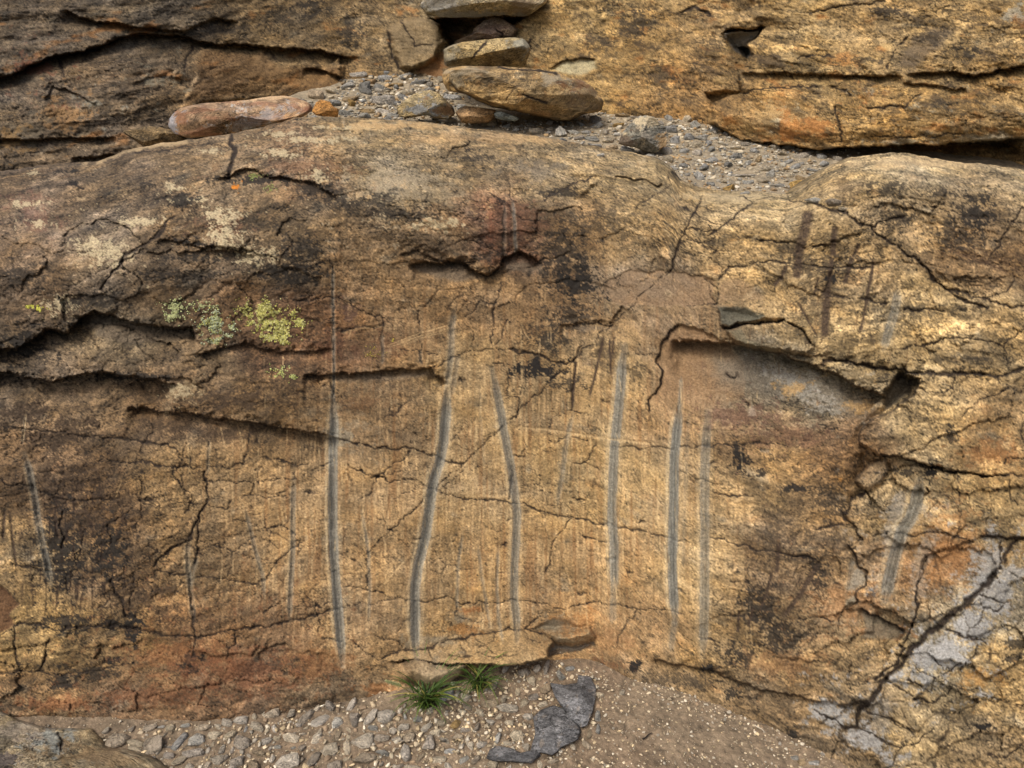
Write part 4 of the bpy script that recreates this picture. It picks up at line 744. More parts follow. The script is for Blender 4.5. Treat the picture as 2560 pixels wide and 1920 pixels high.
s.lip('A 270,660 340,560 430,580 540,635 640,690', .02, 20, .01, 20); s.lip('A 850,540 960,500 1100,490 1200,520', .015, 20, .01, 20); s.lip('A 1680,340 1720,330 1780,390', .02, 20, .01, 20)
i, sd = s.poly(P('A 1150,760 1180,640 1260,500 1240,420 1280,300 1700,320 1800,400 2212,420 2212,640 1800,620 1300,660'), 40); s.H[i] += .025*ss(-2, 4, sd); s.tint(i, (124, 90, 54), ss(-2, 20, sd)*.4)
# the gap and rubble hole left of centre
i, sd = s.poly(P('B 560,95 640,120 720,100 900,110 1200,105 1100,180 900,170 740,300 690,300 690,260'), 30); s.H[i] -= .2*ss(-2, 14, sd); s.tint(i, (70, 60, 50), ss(0, 10, sd)*.4)
i, sd = s.poly(P('B 290,190 400,130 500,100 560,97 650,140 690,270 640,340 610,400 470,462 385,452 330,330'), 40); s.H[i] += .08*ss(-2, 14, sd); s.tint(i, (134, 116, 86), ss(-2, 10, sd)*.6)
i, sd = s.poly(P('B 560,97 650,140 695,270 640,340 612,330 610,180'), 30); s.H[i] -= .05*ss(0, 30, sd)
i, sd = s.poly(P('B 470,470 640,330 680,340 670,500 540,490'), 30); s.tint(i, (142, 98, 58), ss(-2, 6, sd)*.6)
# mid cliff behind, right cliff in front of it
mid = P('C 300,150 275,210 285,245 330,310 440,382 380,460 N 1845,180 C 410,598 200,690 200,790 N 1700,400 1300,400 B 1230,420 1180,250 1320,180 1500,40 C 100,-400 500,-400 480,40')
i, sd = s.poly(P('C 140,-800 470,30 300,150 275,205 290,190 540,182 500,230 430,292 462,350 440,385 375,470 400,600 300,640 200,690 200,790 380,900 740,945 880,975 1300,945 1590,935 2212,890 3200,890 3200,-800'), 60)
s.H[i] += .16*ss(-2.5, 4, sd)+.05*ss(0, 60, sd)
i, sd = s.poly(P('C 278,205 540,182 500,232 432,292 462,350 440,384 330,312 285,245'), 24); s.H[i] += .10*ss(0, 4, sd)*ss(420, 200, (s.V[i]-0)*3.0)-.04*ss(0, 20, sd); s.tint(i, (104, 102, 96), ss(-2, 4, sd)*.85)
i, sd = s.poly(P('C 360,300 445,300 462,350 435,384'), 14); s.H[i] -= .1*ss(-2, 8, sd)
i, sd = s.poly(P('C 160,600 300,580 410,600 300,640 200,690'), 14); s.H[i] -= .07*ss(-4, 12, sd)
s.lip('C 375,470 550,475 700,470 850,482 1050,482 1280,496 1450,485', .05, 16, .03, 40); s.lip('C 1450,480 1550,465 1650,460 1800,468 1900,490 2060,452 2212,430 2500,400', .06, 16, .03, 40)
s.lip('C 1430,540 1600,545 1700,560 1850,582', .03, 14, .01, 20); s.lip('C 740,945 880,972 1150,940 1300,946 1590,934 1800,930 2212,884', .12, 30, .01, 30)
i, sd = s.poly(P('C 1300,480 1480,440 1380,420 1500,240 1600,180 1800,170 1700,300 1560,400 1480,470'), 20); s.tint(i, (96, 84, 68), ss(-6, 14, sd)*.7)
i, sd = s.poly(P('B 1355,442 1440,388 1540,382 1650,378 1660,440 1560,492 1440,480'), 20); s.H[i] -= .02*ss(-2, 4, sd); s.tint(i, (178, 172, 140), ss(-3, 8, sd)*.75)
s.patch(1935, 290, 60, 26, (176, 150, 106), .6, 24, .4, .12, 461); s.patch(1950, 300, 30, 10, (186, 178, 150), .7, 20, .4, .12, 462); s.patch(2010, 320, 100, 30, (160, 104, 54), .6, 24, .45, .12, 463)
for k, (u, v, ru, rv, kk_) in enumerate(((780, 20, 60, 30, .7), (700, 40, 60, 40, .4), (560, 70, 90, 30, .5), (1590, 60, 70, 40, .6), (1500, 110, 50, 30, .4), (1660, 190, 40, 60, .4), (2220, 30, 60, 26, .7), (2420, 130, 50, 30, .7), (2330, 90, 60, 30, .5), (2360, 260, 40, 20, .5), (2240, 270, 40, 20, .4), (1890, 120, 40, 20, .4), (2150, 150, 60, 20, .5), (1780, 120, 40, 40, .4), (40, 130, 60, 20, .4), (880, 80, 40, 60, .6))):
    s.patch(u, v, ru, rv, BLK, kk_, 9, .54, .07, 470+k)
for k, (u, v, ru, rv, c) in enumerate(((240, 260, 50, 12, (134, 134, 122)), (160, 290, 60, 40, (160, 122, 78)), (400, 200, 60, 16, (124, 120, 102)), (90, 170, 70, 20, (122, 76, 56)), (60, 330, 60, 30, (104, 94, 76)), (30, 350, 40, 40, (142, 110, 66)), (2530, 30, 40, 20, (140, 140, 130)), (2480, 350, 100, 14, (130, 124, 108)), (2250, 355, 90, 8, (140, 136, 120)), (2320, 370, 120, 14, (120, 88, 54)))):
    s.patch(u, v, ru, rv, c, .6, 18, .42, .1, 490+k)
net(s, 300, 250, 350, 150, 60, 1.6, .6, 501, .7); net(s, 900, 100, 150, 120, 60, 1.6, .5, 502); net(s, 2150, 150, 420, 200, 100, 1.6, .4, 503, .55); net(s, 1550, 150, 220, 150, 90, 1.5, .4, 504, .7)
for ln in '''3|A 1240,290 1200,380 1180,470
3|A 380,390 400,450 420,500
3.4|B 300,200 320,320 350,390 385,452
2.4|B 400,150 480,300 600,280
3|C 980,560 1060,590 1110,612
3.4|C 1000,680 1010,740 1028,820 1030,912
2.4|C 400,600 560,560 900,570
2.6|C 750,370 900,350 1000,360
2.4|C 820,90 1000,50 1150,40 1330,0
4|B 1240,260 1200,340 1160,430
3|B 840,380 900,310 940,270
2.4|B 1350,440 1440,388 1540,380 1640,378
3|B 670,300 760,350 800,400
3|C 1560,610 1430,680 1200,700
2.4|C 1480,250 1400,300 1330,450
2|C 1800,860 1500,880 1200,880
5|A 80,485 280,388 400,360 600,312 780,245
5|C 0,80 100,50 130,60 200,110'''.split('\n'):
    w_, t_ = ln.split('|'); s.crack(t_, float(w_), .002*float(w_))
pos3 = s.pos(); nc3 = len(us3); top = pos3[:nc3]; e1 = top+np.array([0, .8, .25]); e2 = top+np.array([0, 3., .1])
V3_, C3_ = np.vstack([e2, e1, pos3]), lin(np.vstack([s.C[:nc3], s.C[:nc3], s.C])*.985); F3_ = gridfaces(len(vs3)+2, nc3)
fi = (np.clip(np.arange(len(vs3)+1)-2, 0, None)[:, None]*nc3+np.arange(nc3-1)[None, :]).ravel(); fu = s.Uw[fi].astype(float); fv = s.Vw[fi].astype(float)
inr = inpoly(fu, fv, P('C 140,-1200 470,30 300,150 275,205 285,245 330,310 440,385 375,470 400,600 300,640 200,690 200,790 N 1700,480 4400,600 4400,-800'))
inb = inpoly(fu, fv, P('B 290,190 400,130 500,100 560,97 650,140 690,270 640,340 610,400 470,462 385,452 330,330'))
lab = np.where(inr, 3, np.where(inb, 2, np.where(fu < 1100, 0, 1)))
for k, l_ in enumerate(('dark brown layered cliff at the upper left, behind the lichened ledge', 'rusty ochre cliff behind the long oval boulder, with one pale scar', 'squarish brown bedrock block left of the dark gap', 'ochre cliff at the upper right, cut by a long level crack')):
    split_obj(('cliff', 'cliff', 'rock_outcrop', 'cliff')[k], V3_, F3_[lab == k], C3_, M_ROCK, label=l_, cat=('cliff', 'cliff', 'bedrock', 'cliff')[k])
print('cliffs done')

# ================================================================== 4. BOULDERS AND SLABS TRACED IN OUTLINE, ROUNDED IN DEPTH
def boulder(name, txt, y, T, Tb, col, label, cat='boulder', p=2.4, ctr=None, paint=None, ridges=(), seed=0, na=220, nr=70, tilt=(0, 0), amp=1., on=None, rn=.05, mat=None):
    pts = P(txt); c = pts.mean(0) if ctr is None else P('%s %s,%s' % ctr)[0]
    th = np.linspace(-math.pi, math.pi, na, endpoint=False); cl = np.vstack([pts, pts[:1]]); rad = np.zeros(na)
    for k in range(len(pts)):
        a = cl[k]-c; b = cl[k+1]-c; e = b-a
        den = np.cos(th)*e[1]-np.sin(th)*e[0]; den = np.where(np.abs(den) < 1e-9, 1e-9, den)
        t = (a[0]*e[1]-a[1]*e[0])/den; uu = (a[0]*np.sin(th)-a[1]*np.cos(th))/den
        ok = (uu >= -1e-6) & (uu <= 1+1e-6) & (t > 0); rad = np.where(ok, np.maximum(rad, t), rad)
    kr = np.array([1, 2, 1])/4.; rad = np.convolve(np.concatenate([rad[-1:], rad, rad[:1]]), kr, 'valid')
    rad *= 1+rn*fbm(np.cos(th)*2.5, np.sin(th)*2.5+seed, 4, seed, .6)
    rr = (np.arange(nr+1)/nr)**.75; rb = np.linspace(1, 0, 14)[1:]
    R = np.concatenate([rr, rb]); nrow = len(R); front = np.arange(nrow) <= nr
    u = c[0]+R[:, None]*rad[None, :]*np.cos(th)[None, :]; v = c[1]+R[:, None]*rad[None, :]*np.sin(th)[None, :]
    if on is not None: yy = on(u, v)
    else: yy = np.full(u.shape, y)+tilt[0]*(u-c[0])/1000+tilt[1]*(v-c[1])/1000
    b_ = Sheet(u, v, yy, jag=3.); dome = np.clip(1-R**p, 0, 1)**.55
    hx = max(np.ptp(pts[:, 0])/2, 1); hy = max(np.ptp(pts[:, 1])/2, 1); uN = (u-c[0])/hx; vN = (v-c[1])/hy; h = T*np.repeat(dome[:, None], na, 1)
    rq = np.random.default_rng(seed+500)
    for k in range(9): ridges = tuple(ridges)+((lambda a_: (.62*math.cos(a_), .62*math.sin(a_), rq.uniform(.88, 1.12)))(rq.uniform(0, 6.28)),)
    for (du, dv, off) in ridges:                                       # flat facets cutting the dome
        h = np.minimum(h, T*np.maximum(off+du*uN+dv*vN, .02))
    h = np.where(front[:, None], h, -Tb*dome[:, None])
    b_.H = h.ravel().copy(); b_.X = (b_.r[0]*b_.d0) if on is not None else b_.U*b_.d0/F; b_.S = (b_.Y if on is not None else b_.V*b_.d0/F)
    b_.C[:] = np.array(col)/255.; fr = np.repeat(front, na)
    H0 = b_.H.copy(); b_.H[:] = 0; grain(b_, amp); b_.H *= np.where(fr, 1, .2)*np.repeat(np.clip((1-R)*8, .15, 1), na); b_.H += H0
    if paint: paint(b_)
    v3 = b_.pos(); a = np.arange(nrow*na).reshape(nrow, na); f = np.stack([a[:-1], np.roll(a[:-1], -1, 1), np.roll(a[1:], -1, 1), a[1:]], -1).reshape(-1, 4)[:, ::-1]
    base = np.array([v3[:, 0].mean(), v3[:, 1].mean(), v3[:, 2].min()])
    return link(name, mesh_from(name, v3-base, f, lin(b_.C), mat or M_ROCK), tuple(base), label=label, cat=cat)

def pt_red(b):
    A = np.arange(len(b.U)); b.tint(A, (140, 98, 74), ss(-.1, .4, fbm(b.U/60, b.V/18, 4, 601))*.6)
    b.tint(A, (206, 176, 136), ss(.0, .4, fbm(b.U/50+5, b.V/14, 4, 602)+.012*(262-b.V))*.7)
    b.patch(640, 300, 90, 14, (150, 142, 136), .8, 16, .4, .12, 603, -.3); b.patch(660, 318, 60, 8, (172, 170, 164), .9, 14, .4, .1, 604, -.15); b.patch(432, 310, 12, 24, (146, 146, 150), .9, 14, .35, .1, 605); b.patch(780, 268, 16, 12, (128, 84, 60), .6, 14, .4, .1, 606)
boulder('boulder', 'A 1075,800 1085,760 1120,720 1160,692 1300,665 1450,655 1600,642 1750,618 1830,614 1920,630 1985,652 2010,700 1960,745 1880,775 1750,810 1600,835 1480,862 1350,880 1210,888 1120,862', 2.98, .16, .12, (158, 124, 94), 'long smooth reddish boulder with pale streaks lying on the left ledge', paint=pt_red, seed=3, amp=.7, p=3.6, ridges=((0, 1.1, 1.0), (.1, -.7, .95)), tilt=(0, -.8))
boulder('boulder', 'A 780,845 850,830 960,808 1080,828 1180,860 1215,900 1100,925 1000,942 930,950 860,900', 3.05, .08, .1, (122, 100, 70), 'low brown boulder tucked under the left end of the long reddish one', seed=4, amp=.6)
boulder('stone', 'A 2005,715 2030,660 2062,640 2120,652 2150,690 2180,700 2172,765 2090,750 2030,742', 3.3, .05, .05, (190, 130, 64), 'small angular orange stone at the right end of the reddish boulder', 'stone', seed=5, amp=.5, na=80, nr=30, ridges=((.6, .2, .8), (-.5, .4, .8)))
def pt_oval(b):
    b.patch(1400, 200, 50, 14, (138, 128, 108), .8, 16, .4, .1, 611, .3); b.patch(1460, 250, 50, 40, (116, 100, 78), .6, 20, .45, .12, 612); b.patch(1180, 180, 60, 12, (150, 140, 120), .6, 14, .45, .1, 613)
    b.patch(1140, 200, 30, 24, (120, 112, 94), .7, 12, .45, .1, 614); b.patch(1280, 290, 150, 14, (150, 112, 72), .5, 20, .4, .1, 615); b.patch(1230, 200, 120, 16, BLK, .45, 8, .55, .07, 616); b.patch(1450, 210, 60, 16, (100, 66, 44), .6, 10, .5, .1, 617); b.patch(1200, 250, 120, 30, (176, 146, 96), .4, 24, .45, .1, 618)
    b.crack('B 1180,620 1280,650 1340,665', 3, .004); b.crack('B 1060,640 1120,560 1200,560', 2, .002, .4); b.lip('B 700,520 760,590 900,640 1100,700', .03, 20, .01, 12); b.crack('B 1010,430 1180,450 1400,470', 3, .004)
boulder('boulder', 'B 668,480 700,445 800,425 1000,425 1200,436 1400,462 1480,500 1560,512 1640,560 1665,600 1700,650 1695,715 1560,742 1480,778 1400,780 1300,752 1100,712 980,690 900,655 800,600 700,590 665,530', 3.42, .26, .16, (158, 128, 86), 'long oval tan boulder lying across the scree in front of the ochre cliff', paint=pt_oval, seed=6, p=3.2, ctr=('B', 1180, 590), nr=90, na=300, amp=1.1)
boulder('boulder', 'B 665,320 720,290 800,268 930,255 1100,240 1180,250 1225,300 1225,350 1190,435 1000,440 860,438 760,425 680,430 668,380', 3.72, .22, .16, (154, 130, 88), 'rounded tan boulder resting directly behind the long oval boulder', seed=7, p=3, nr=60, paint=lambda b: (b.crack('B 840,380 890,320 940,270', 3, .004), b.patch(1120, 130, 30, 40, (130, 124, 106), .7, 12, .4, .1, 621), b.patch(1300, 110, 26, 16, (140, 138, 124), .8, 12, .4, .1, 622)))
boulder('boulder', 'B 720,275 850,215 860,180 930,130 980,106 1060,125 1110,160 1150,190 1130,235 1050,240 1010,275 960,278 930,250 800,275', 4.0, .16, .1, (118, 100, 84), 'purplish grey wedge of rock leaning under the big pale slab', seed=8, ridges=((.2, .6, .75), (-.6, -.1, .85), (.6, -.4, .9)), amp=1.2, paint=lambda b: (b.patch(1220, 75, 50, 20, (104, 82, 72), .5, 14, .4, .1, 625), b.crack('B 1020,270 1040,220 1000,190', 3, .006)))
boulder('boulder', 'B 517,40 535,0 560,-110 900,-190 1280,-150 1335,-60 1335,20 1262,70 1200,105 1120,105 1060,95 900,110 730,114 650,108 570,92', 3.95, .18, .4, (166, 150, 122), 'flat pale slab of rock perched over the dark gap at the top', seed=9, p=5, ctr=('B', 920, -20), nr=80, na=260, ridges=((0, -1.3, 1.15), (.2, .1, .8)), amp=.8,
        paint=lambda b: (b.patch(1200, 38, 150, 10, (128, 128, 124), .9, 14, .35, .1, 631), b.patch(1100, 10, 60, 20, (160, 158, 150), .7, 14, .4, .1, 632), b.patch(1300, 10, 40, 30, (128, 110, 86), .6, 9, .4, .1, 633)))
boulder('boulder', 'B 365,690 420,640 500,590 580,578 640,600 690,650 730,690 740,730 700,770 620,765 560,740 480,752 380,755', 3.42, .10, .06, (150, 130, 94), 'tan and bluish half buried rock at the left foot of the oval boulder', seed=10, paint=lambda b: (b.patch(1060, 275, 40, 14, (122, 124, 124), .9, 14, .35, .1, 641), b.patch(1120, 280, 40, 14, (116, 88, 62), .7, 14, .4, .1, 642)), ridges=((.2, .7, .8), (-.6, -.2, .9)), amp=.8)
boulder('boulder', 'B 740,720 800,680 900,690 1000,705 1010,740 960,790 860,795 780,790', 3.36, .06, .05, (142, 108, 72), 'brown flat rock wedged below the oval boulder', seed=11, ridges=((0, .6, .7),), amp=.8, na=120, nr=40)
boulder('boulder', 'B 1790,925 1815,860 1860,800 1900,760 1965,740 2020,750 2055,790 2095,820 2112,870 2100,930 2060,965 2030,985 1960,975 1900,950 1840,940', 2.93, .085, .05, (134, 130, 122), 'grey angular boulder with a pale cap standing on the scree', seed=12, ridges=((.1, -.75, .95), (-.9, .25, .75), (.1, .15, .85)), amp=.8,
        paint=lambda b: (b.patch(1620, 300, 40, 14, (184, 168, 136), .9, 14, .35, .1, 651), b.patch(1560, 355, 26, 16, (98, 84, 70), .8, 14, .35, .1, 652), b.patch(1655, 350, 16, 24, (158, 128, 88), .8, 12, .4, .1, 653), b.patch(1620, 345, 20, 10, (166, 156, 140), .6, 12, .4, .1, 654)))
boulder('boulder', 'B 985,730 1020,712 1100,735 1160,760 1130,780 1050,775 1000,760', 3.33, .03, .03, (134, 142, 146), 'small bluish grey slab by the foot of the oval boulder', 'stone', seed=13, na=80, nr=24, amp=.5)
def on_ground(u, v): 
    td = np.maximum(tdep(v), .2); return (CAMZ-.004)/td
SLATE = (100, 101, 100)
def pt_slate(b): 
    A = np.arange(len(b.U)); b.C[:] = b.C.mean(1)[:, None]*np.array([1.0, 1.0, 1.0]); r = fbm((b.U+b.V*.5)/90, (b.V-b.U*.3)/9, 4, 661); b.C *= (1+.22*r)[:, None]; b.H += .0016*r
    b.tint(A, (142, 122, 98), ss(.2, .5, fbm(b.U/22, b.V/22, 4, 662))*.3)
boulder('slate_slab', 'H 1530,1060 1610,1070 1645,1140 1645,1210 1625,1300 1590,1385 1550,1400 1470,1330 1420,1260 1380,1200 1350,1110 1440,1125 1530,1110', 0, .055, .03, SLATE, 'upright dark slate slab, upper of the three by the rock foot', 'slate', seed=14, on=on_ground, ridges=((-.1, -.4, .9), (-1.2, .1, 1.15)), amp=.35, paint=pt_slate, p=7, rn=.012, na=420)
boulder('slate_slab', 'H 1290,1285 1370,1255 1440,1275 1500,1345 1545,1400 1550,1425 1530,1480 1430,1525 1365,1580 1290,1560 1215,1580 1255,1430 1240,1335', 0, .036, .03, (104, 105, 104), 'rounded dark slate slab lying flat, middle of the three on the soil', 'slate', seed=15, on=on_ground, amp=.5, paint=pt_slate, p=7, rn=.012, ridges=((.3, -.35, .85),))
boulder('slate_slab', 'H 940,1600 960,1540 1010,1515 1100,1530 1180,1570 1240,1560 1285,1530 1290,1580 1230,1630 1100,1620 1000,1618', 0, .02, .03, (90, 90, 89), 'low dark slate sliver half sunk in soil at the bottom edge', 'slate', seed=16, on=on_ground, amp=.4, paint=pt_slate, rn=.012, p=6)
boulder('rock_outcrop', 'G -900,1290 -200,1270 0,1290 120,1350 300,1400 600,1400 640,1460 700,1530 850,1540 1000,1590 1100,1659 1300,1760 900,2100 -900,2100', 0, .035, .05, (124, 110, 90), 'flat grey brown bedrock slab emerging from the soil at the lower left corner', 'bedrock', seed=17, on=on_ground, p=6, nr=150, na=420, ctr=('G', 100, 1650), amp=1.7,
        paint=lambda b: (b.patch(130, 1850, 60, 30, (124, 128, 124), .8, 20, .4, .12, 671), b.patch(60, 1820, 70, 40, (140, 128, 112), .6, 24, .4, .12, 672), b.patch(250, 1890, 120, 30, (112, 92, 66), .6, 24, .4, .12, 673), b.patch(20, 1900, 40, 24, (74, 68, 66), .8, 24, .35, .12, 674), b.patch(300, 1800, 60, 30, (110, 86, 66), .6, 24, .4, .12, 675), b.crack('G 380,1430 400,1490 390,1540', 4, .006)))
def pt_foot(b): b.patch(2540, 1860, 40, 30, (150, 148, 146), .8, 14, .4, .12, 681); b.patch(2530, 1790, 60, 20, (84, 62, 48), .8, 14, .4, .12, 682)
boulder('boulder', 'I 2050,1250 2100,1230 2212,1210 2400,1230 2400,1450 2212,1440 2130,1440 2080,1370', 1.36, .05, .04, (130, 120, 108), 'grey loose block with a dark top at the right edge of the lower slab', seed=18, ridges=((-.3, -.6, .9),), amp=.6, paint=pt_foot)

# ================================================================== 5. LOOSE STONES
def hullrock(seed, n=15, flat=.62, lvl=2):
    r_ = np.random.default_rng(seed); import bmesh
    bm = bmesh.new(); q = r_.normal(size=(n+5, 3)); q /= np.abs(q).max(1)[:, None]**.7*np.linalg.norm(q, axis=1)[:, None]**.3; q *= np.array([1, r_.uniform(.6, .95), r_.uniform(flat*.8, flat*1.2)])*r_.uniform(.82, 1, (n+5, 1))
    vs_ = [bm.verts.new(p_) for p_ in q]; bmesh.ops.convex_hull(bm, input=vs_); bmesh.ops.delete(bm, geom=[v for v in bm.verts if not v.link_faces], context='VERTS')
    bmesh.ops.dissolve_limit(bm, angle_limit=.25, verts=bm.verts[:], edges=bm.edges[:]); bmesh.ops.bevel(bm, geom=bm.edges[:], offset=.045, segments=1, affect='EDGES'); bmesh.ops.triangulate(bm, faces=bm.faces[:]); bm.verts.index_update()
    co = np.array([v.co[:] for v in bm.verts]); sh = r_.uniform(-.3, .3, 2); co[:, 0] += co[:, 1]*sh[0]; co += .012*r_.normal(size=co.shape); co /= np.abs(co[:, :2]).max(); co[:, 2] -= co[:, 2].min()*.62
    f = np.array([[v.index for v in fc.verts] for fc in bm.faces]); bm.free(); return co, f
STM = {'tan': rock_mat('tan_stone', None, (.62, .54, .41), .3, .05, 1.6, rnd=.28), 'grey': rock_mat('grey_stone', None, (.44, .425, .375), .3, .05, 1.6, rnd=.28),
       'brown': rock_mat('brown_stone', None, (.46, .385, .285), .3, .05, 1.6, rnd=.28), 'ochre': rock_mat('ochre_stone', None, (.50, .35, .17), .3, .05, 1.6, rnd=.2), 'pale': rock_mat('pale_stone', None, (.58, .55, .47), .25, .05, 1.6, rnd=.15)}
TPL = {}
for cn, mt in STM.items():
    TPL[cn] = []
    for k in range(7):
        co, f = hullrock(900+k*13+len(cn), 13+k, .6 if k < 5 else .42, 2)
        TPL[cn].append(mesh_from('stone_'+cn, co, None, None, mt, smooth=False, tris=f))
def ground_at(u, v):
    rx, ry, rz = rays(u, v); d = CAMZ/-rz; x, y = rx*d, ry*d
    z = float(gz(np.array([x]), np.array([y]))[0]); return x, y, z, d
def shelf_at(u, v):
    rx, ry, rz = rays(u, v); d = float(shelf_y(v))/ry; return rx*d, ry*d, CAMZ+rz*d, d
def stone(u, v, w, h, cn, label, group=None, where='g', rot=None, var=None, cat='stone', zs=.85):
    x, y, z, d = (ground_at if where == 'g' else shelf_at)(u, v)
    me = random.choice(TPL[cn]) if var is None else TPL[cn][var]
    o = link('stone', me, label=label, cat=cat, group=group)
    r = w/2*d/F; hh = h/2*d/F; o.scale = (r, max(hh, r*.5), (r+hh)/2*zs); o.location = (x, y, z-.1*r)
    o.rotation_euler = (random.uniform(-.3, .3), random.uniform(-.25, .25), random.uniform(-.5, .5) if rot is None else rot); return o
BIG = [('H', 290, 1330, 130, 160, 'tan', 'large pale brown stone just left below the left grass tuft', -.1), ('H', 200, 1330, 80, 130, 'tan', 'upright oblong stone left of the large one below the grass', 1.3), ('H', 145, 1480, 150, 130, 'tan', 'broad flat tan stone near the bottom edge, upper of a touching pair', 0), ('H', 155, 1600, 160, 120, 'brown', 'broad flat stone at the bottom edge, lower of a touching pair', .3),
       ('H', 450, 1460, 90, 110, 'brown', 'grey brown pointed stone right of the touching pair', .8), ('H', 500, 1350, 100, 80, 'grey', 'squat grey stone right below the left grass tuft', .2), ('H', 1070, 1275, 150, 60, 'tan', 'oblong tan stone lying level in the middle of the gravel', .05), ('H', 1030, 1330, 70, 50, 'tan', 'small tan stone just below the oblong one', .3),
       ('H', 1130, 1440, 90, 100, 'tan', 'blocky tan stone left of the middle slate slab', .2), ('H', 990, 1110, 90, 140, 'brown', 'tall brown leaning stone beside the right grass tuft', 1.2), ('H', 1320, 1140, 80, 80, 'ochre', 'ochre block just left of the upper slate slab', .3), ('H', 1185, 1040, 70, 90, 'brown', 'rusty brown stone under the overhanging flake', .9), ('H', 1270, 1020, 70, 80, 'tan', 'tan cube like stone under the right end of the flake', .2), ('H', 1325, 1010, 50, 120, 'brown', 'thin brown shard standing under the flake tip', 1.4),
       ('H', 960, 1245, 120, 80, 'brown', 'dusty brown stone left of the oblong tan stone', 0), ('H', 690, 1190, 110, 120, 'grey', 'bluish grey flat stone between the two grass tufts', .4), ('H', 1240, 1195, 80, 50, 'brown', 'small brown stone above the middle slate slab', .1), ('H', 1300, 1240, 70, 50, 'tan', 'small tan stone touching the middle slate slab', .4), ('H', 1820, 1170, 60, 60, 'tan', 'single pale stone on the smooth soil right of the slates', .2), ('H', 1670, 1190, 60, 50, 'tan', 'tan stone right beside the upper slate slab', 0), ('H', 1050, 1215, 50, 60, 'tan', 'narrow tan stone standing above the oblong one', 1.3), ('H', 650, 1375, 60, 70, 'tan', 'tan pointed stone right of the squat grey one', .8), ('H', 410, 1400, 80, 60, 'tan', 'small cubic tan stone between larger ones below the grass', .1),
       ('G', 1270, 1470, 160, 150, 'pale', 'pale squarish stone, brightest in the left gravel band', .15), ('G', 990, 1510, 140, 150, 'brown', 'large dull brown stone at the left end of the gravel band', .2), ('G', 1155, 1480, 90, 150, 'grey', 'grey upright stone left of the pale squarish one', 1.3), ('G', 760, 1480, 150, 170, 'brown', 'rough lumpy brown rock at the edge of the flat bedrock slab', .2), ('G', 870, 1500, 130, 50, 'tan', 'flat tan shard right of the rough lumpy rock', -.1), ('G', 865, 1542, 100, 50, 'tan', 'smaller tan shard beneath the flat one', 0), ('G', 1310, 1400, 110, 70, 'brown', 'brown stone directly above the pale squarish one', .1),
       ('G', 1245, 1570, 150, 50, 'brown', 'long level brown stone below the pale squarish one', .05), ('G', 1155, 1610, 80, 110, 'tan', 'tan stone at the bottom edge below the long level one', 1.2), ('G', 1090, 1580, 80, 70, 'brown', 'dark brown stone left of the bottom tan one', .2), ('G', 1560, 1490, 110, 140, 'brown', 'large brown grey stone in the middle of the left gravel band', .2), ('G', 1480, 1450, 90, 80, 'tan', 'light tan stone above left of the large brown grey one', .3), ('G', 1710, 1480, 80, 80, 'tan', 'tan wedge stone right of the large brown grey one', .2),
       ('G', 1870, 1455, 120, 80, 'tan', 'oblong tan stone under the leaning upright ones', -.2), ('G', 1880, 1300, 70, 130, 'tan', 'upright pointed stone leaning on the rock foot', 1.4), ('G', 1970, 1320, 90, 130, 'brown', 'rounded brown stone leaning on the rock foot', 1.2), ('G', 2060, 1350, 130, 110, 'tan', 'slanting tan slab stone leaning on the rock foot', .8), ('G', 2170, 1360, 120, 120, 'pale', 'pale block leaning at the rock foot left of the grass', .4), ('G', 2020, 1590, 100, 130, 'brown', 'big oval brown stone near the bottom edge of the gravel band', 1.3), ('G', 2120, 1530, 110, 110, 'tan', 'tan stone up right of the big oval one', .4), ('G', 1850, 1600, 160, 130, 'tan', 'wide tan stone left of the big oval one', .3), ('G', 1930, 1600, 60, 60, 'brown', 'small brown stone squeezed beside the big oval one', .3),
       ('G', 1530, 1610, 100, 80, 'brown', 'brown stone at the bottom edge below the large brown grey one', .1), ('G', 1430, 1540, 60, 90, 'tan', 'small upright tan stone between the pale and the large stone', 1.4), ('G', 1100, 1400, 60, 90, 'tan', 'tan triangular stone topping the left end of the gravel', .9), ('G', 690, 1420, 60, 70, 'tan', 'small tan stone above the rough lumpy rock', .3), ('G', 175, 1640, 170, 110, 'pale', 'pale block on the flat bedrock slab at the bottom left corner', .1), ('I', 860, 1620, 80, 60, 'pale', 'pale stone in the corner between soil and right slab', .2), ('I', 740, 1590, 50, 50, 'grey', 'grey stone in the corner between soil and right slab', .2), ('I', 780, 1620, 50, 50, 'ochre', 'ochre stone in the corner between soil and right slab', .2), ('I', 645, 1500, 30, 40, 'tan', 'single tan stone against the foot of the right slab', .2), ('I', 920, 1565, 40, 40, 'tan', 'tan pebble highest in the corner between soil and right slab', .2)]
for t, a, b, w, h, cn, l_, ro in BIG:
    u, v = P('%s %s,%s' % (t, a, b))[0]; k = 860/2212
    if math.cos(ro) < .5: stone(u, v+h*k*.1, h*k, w*k, cn, l_, rot=ro)
    else: stone(u, v+h*k*.1, w*k, h*k, cn, l_, rot=ro)
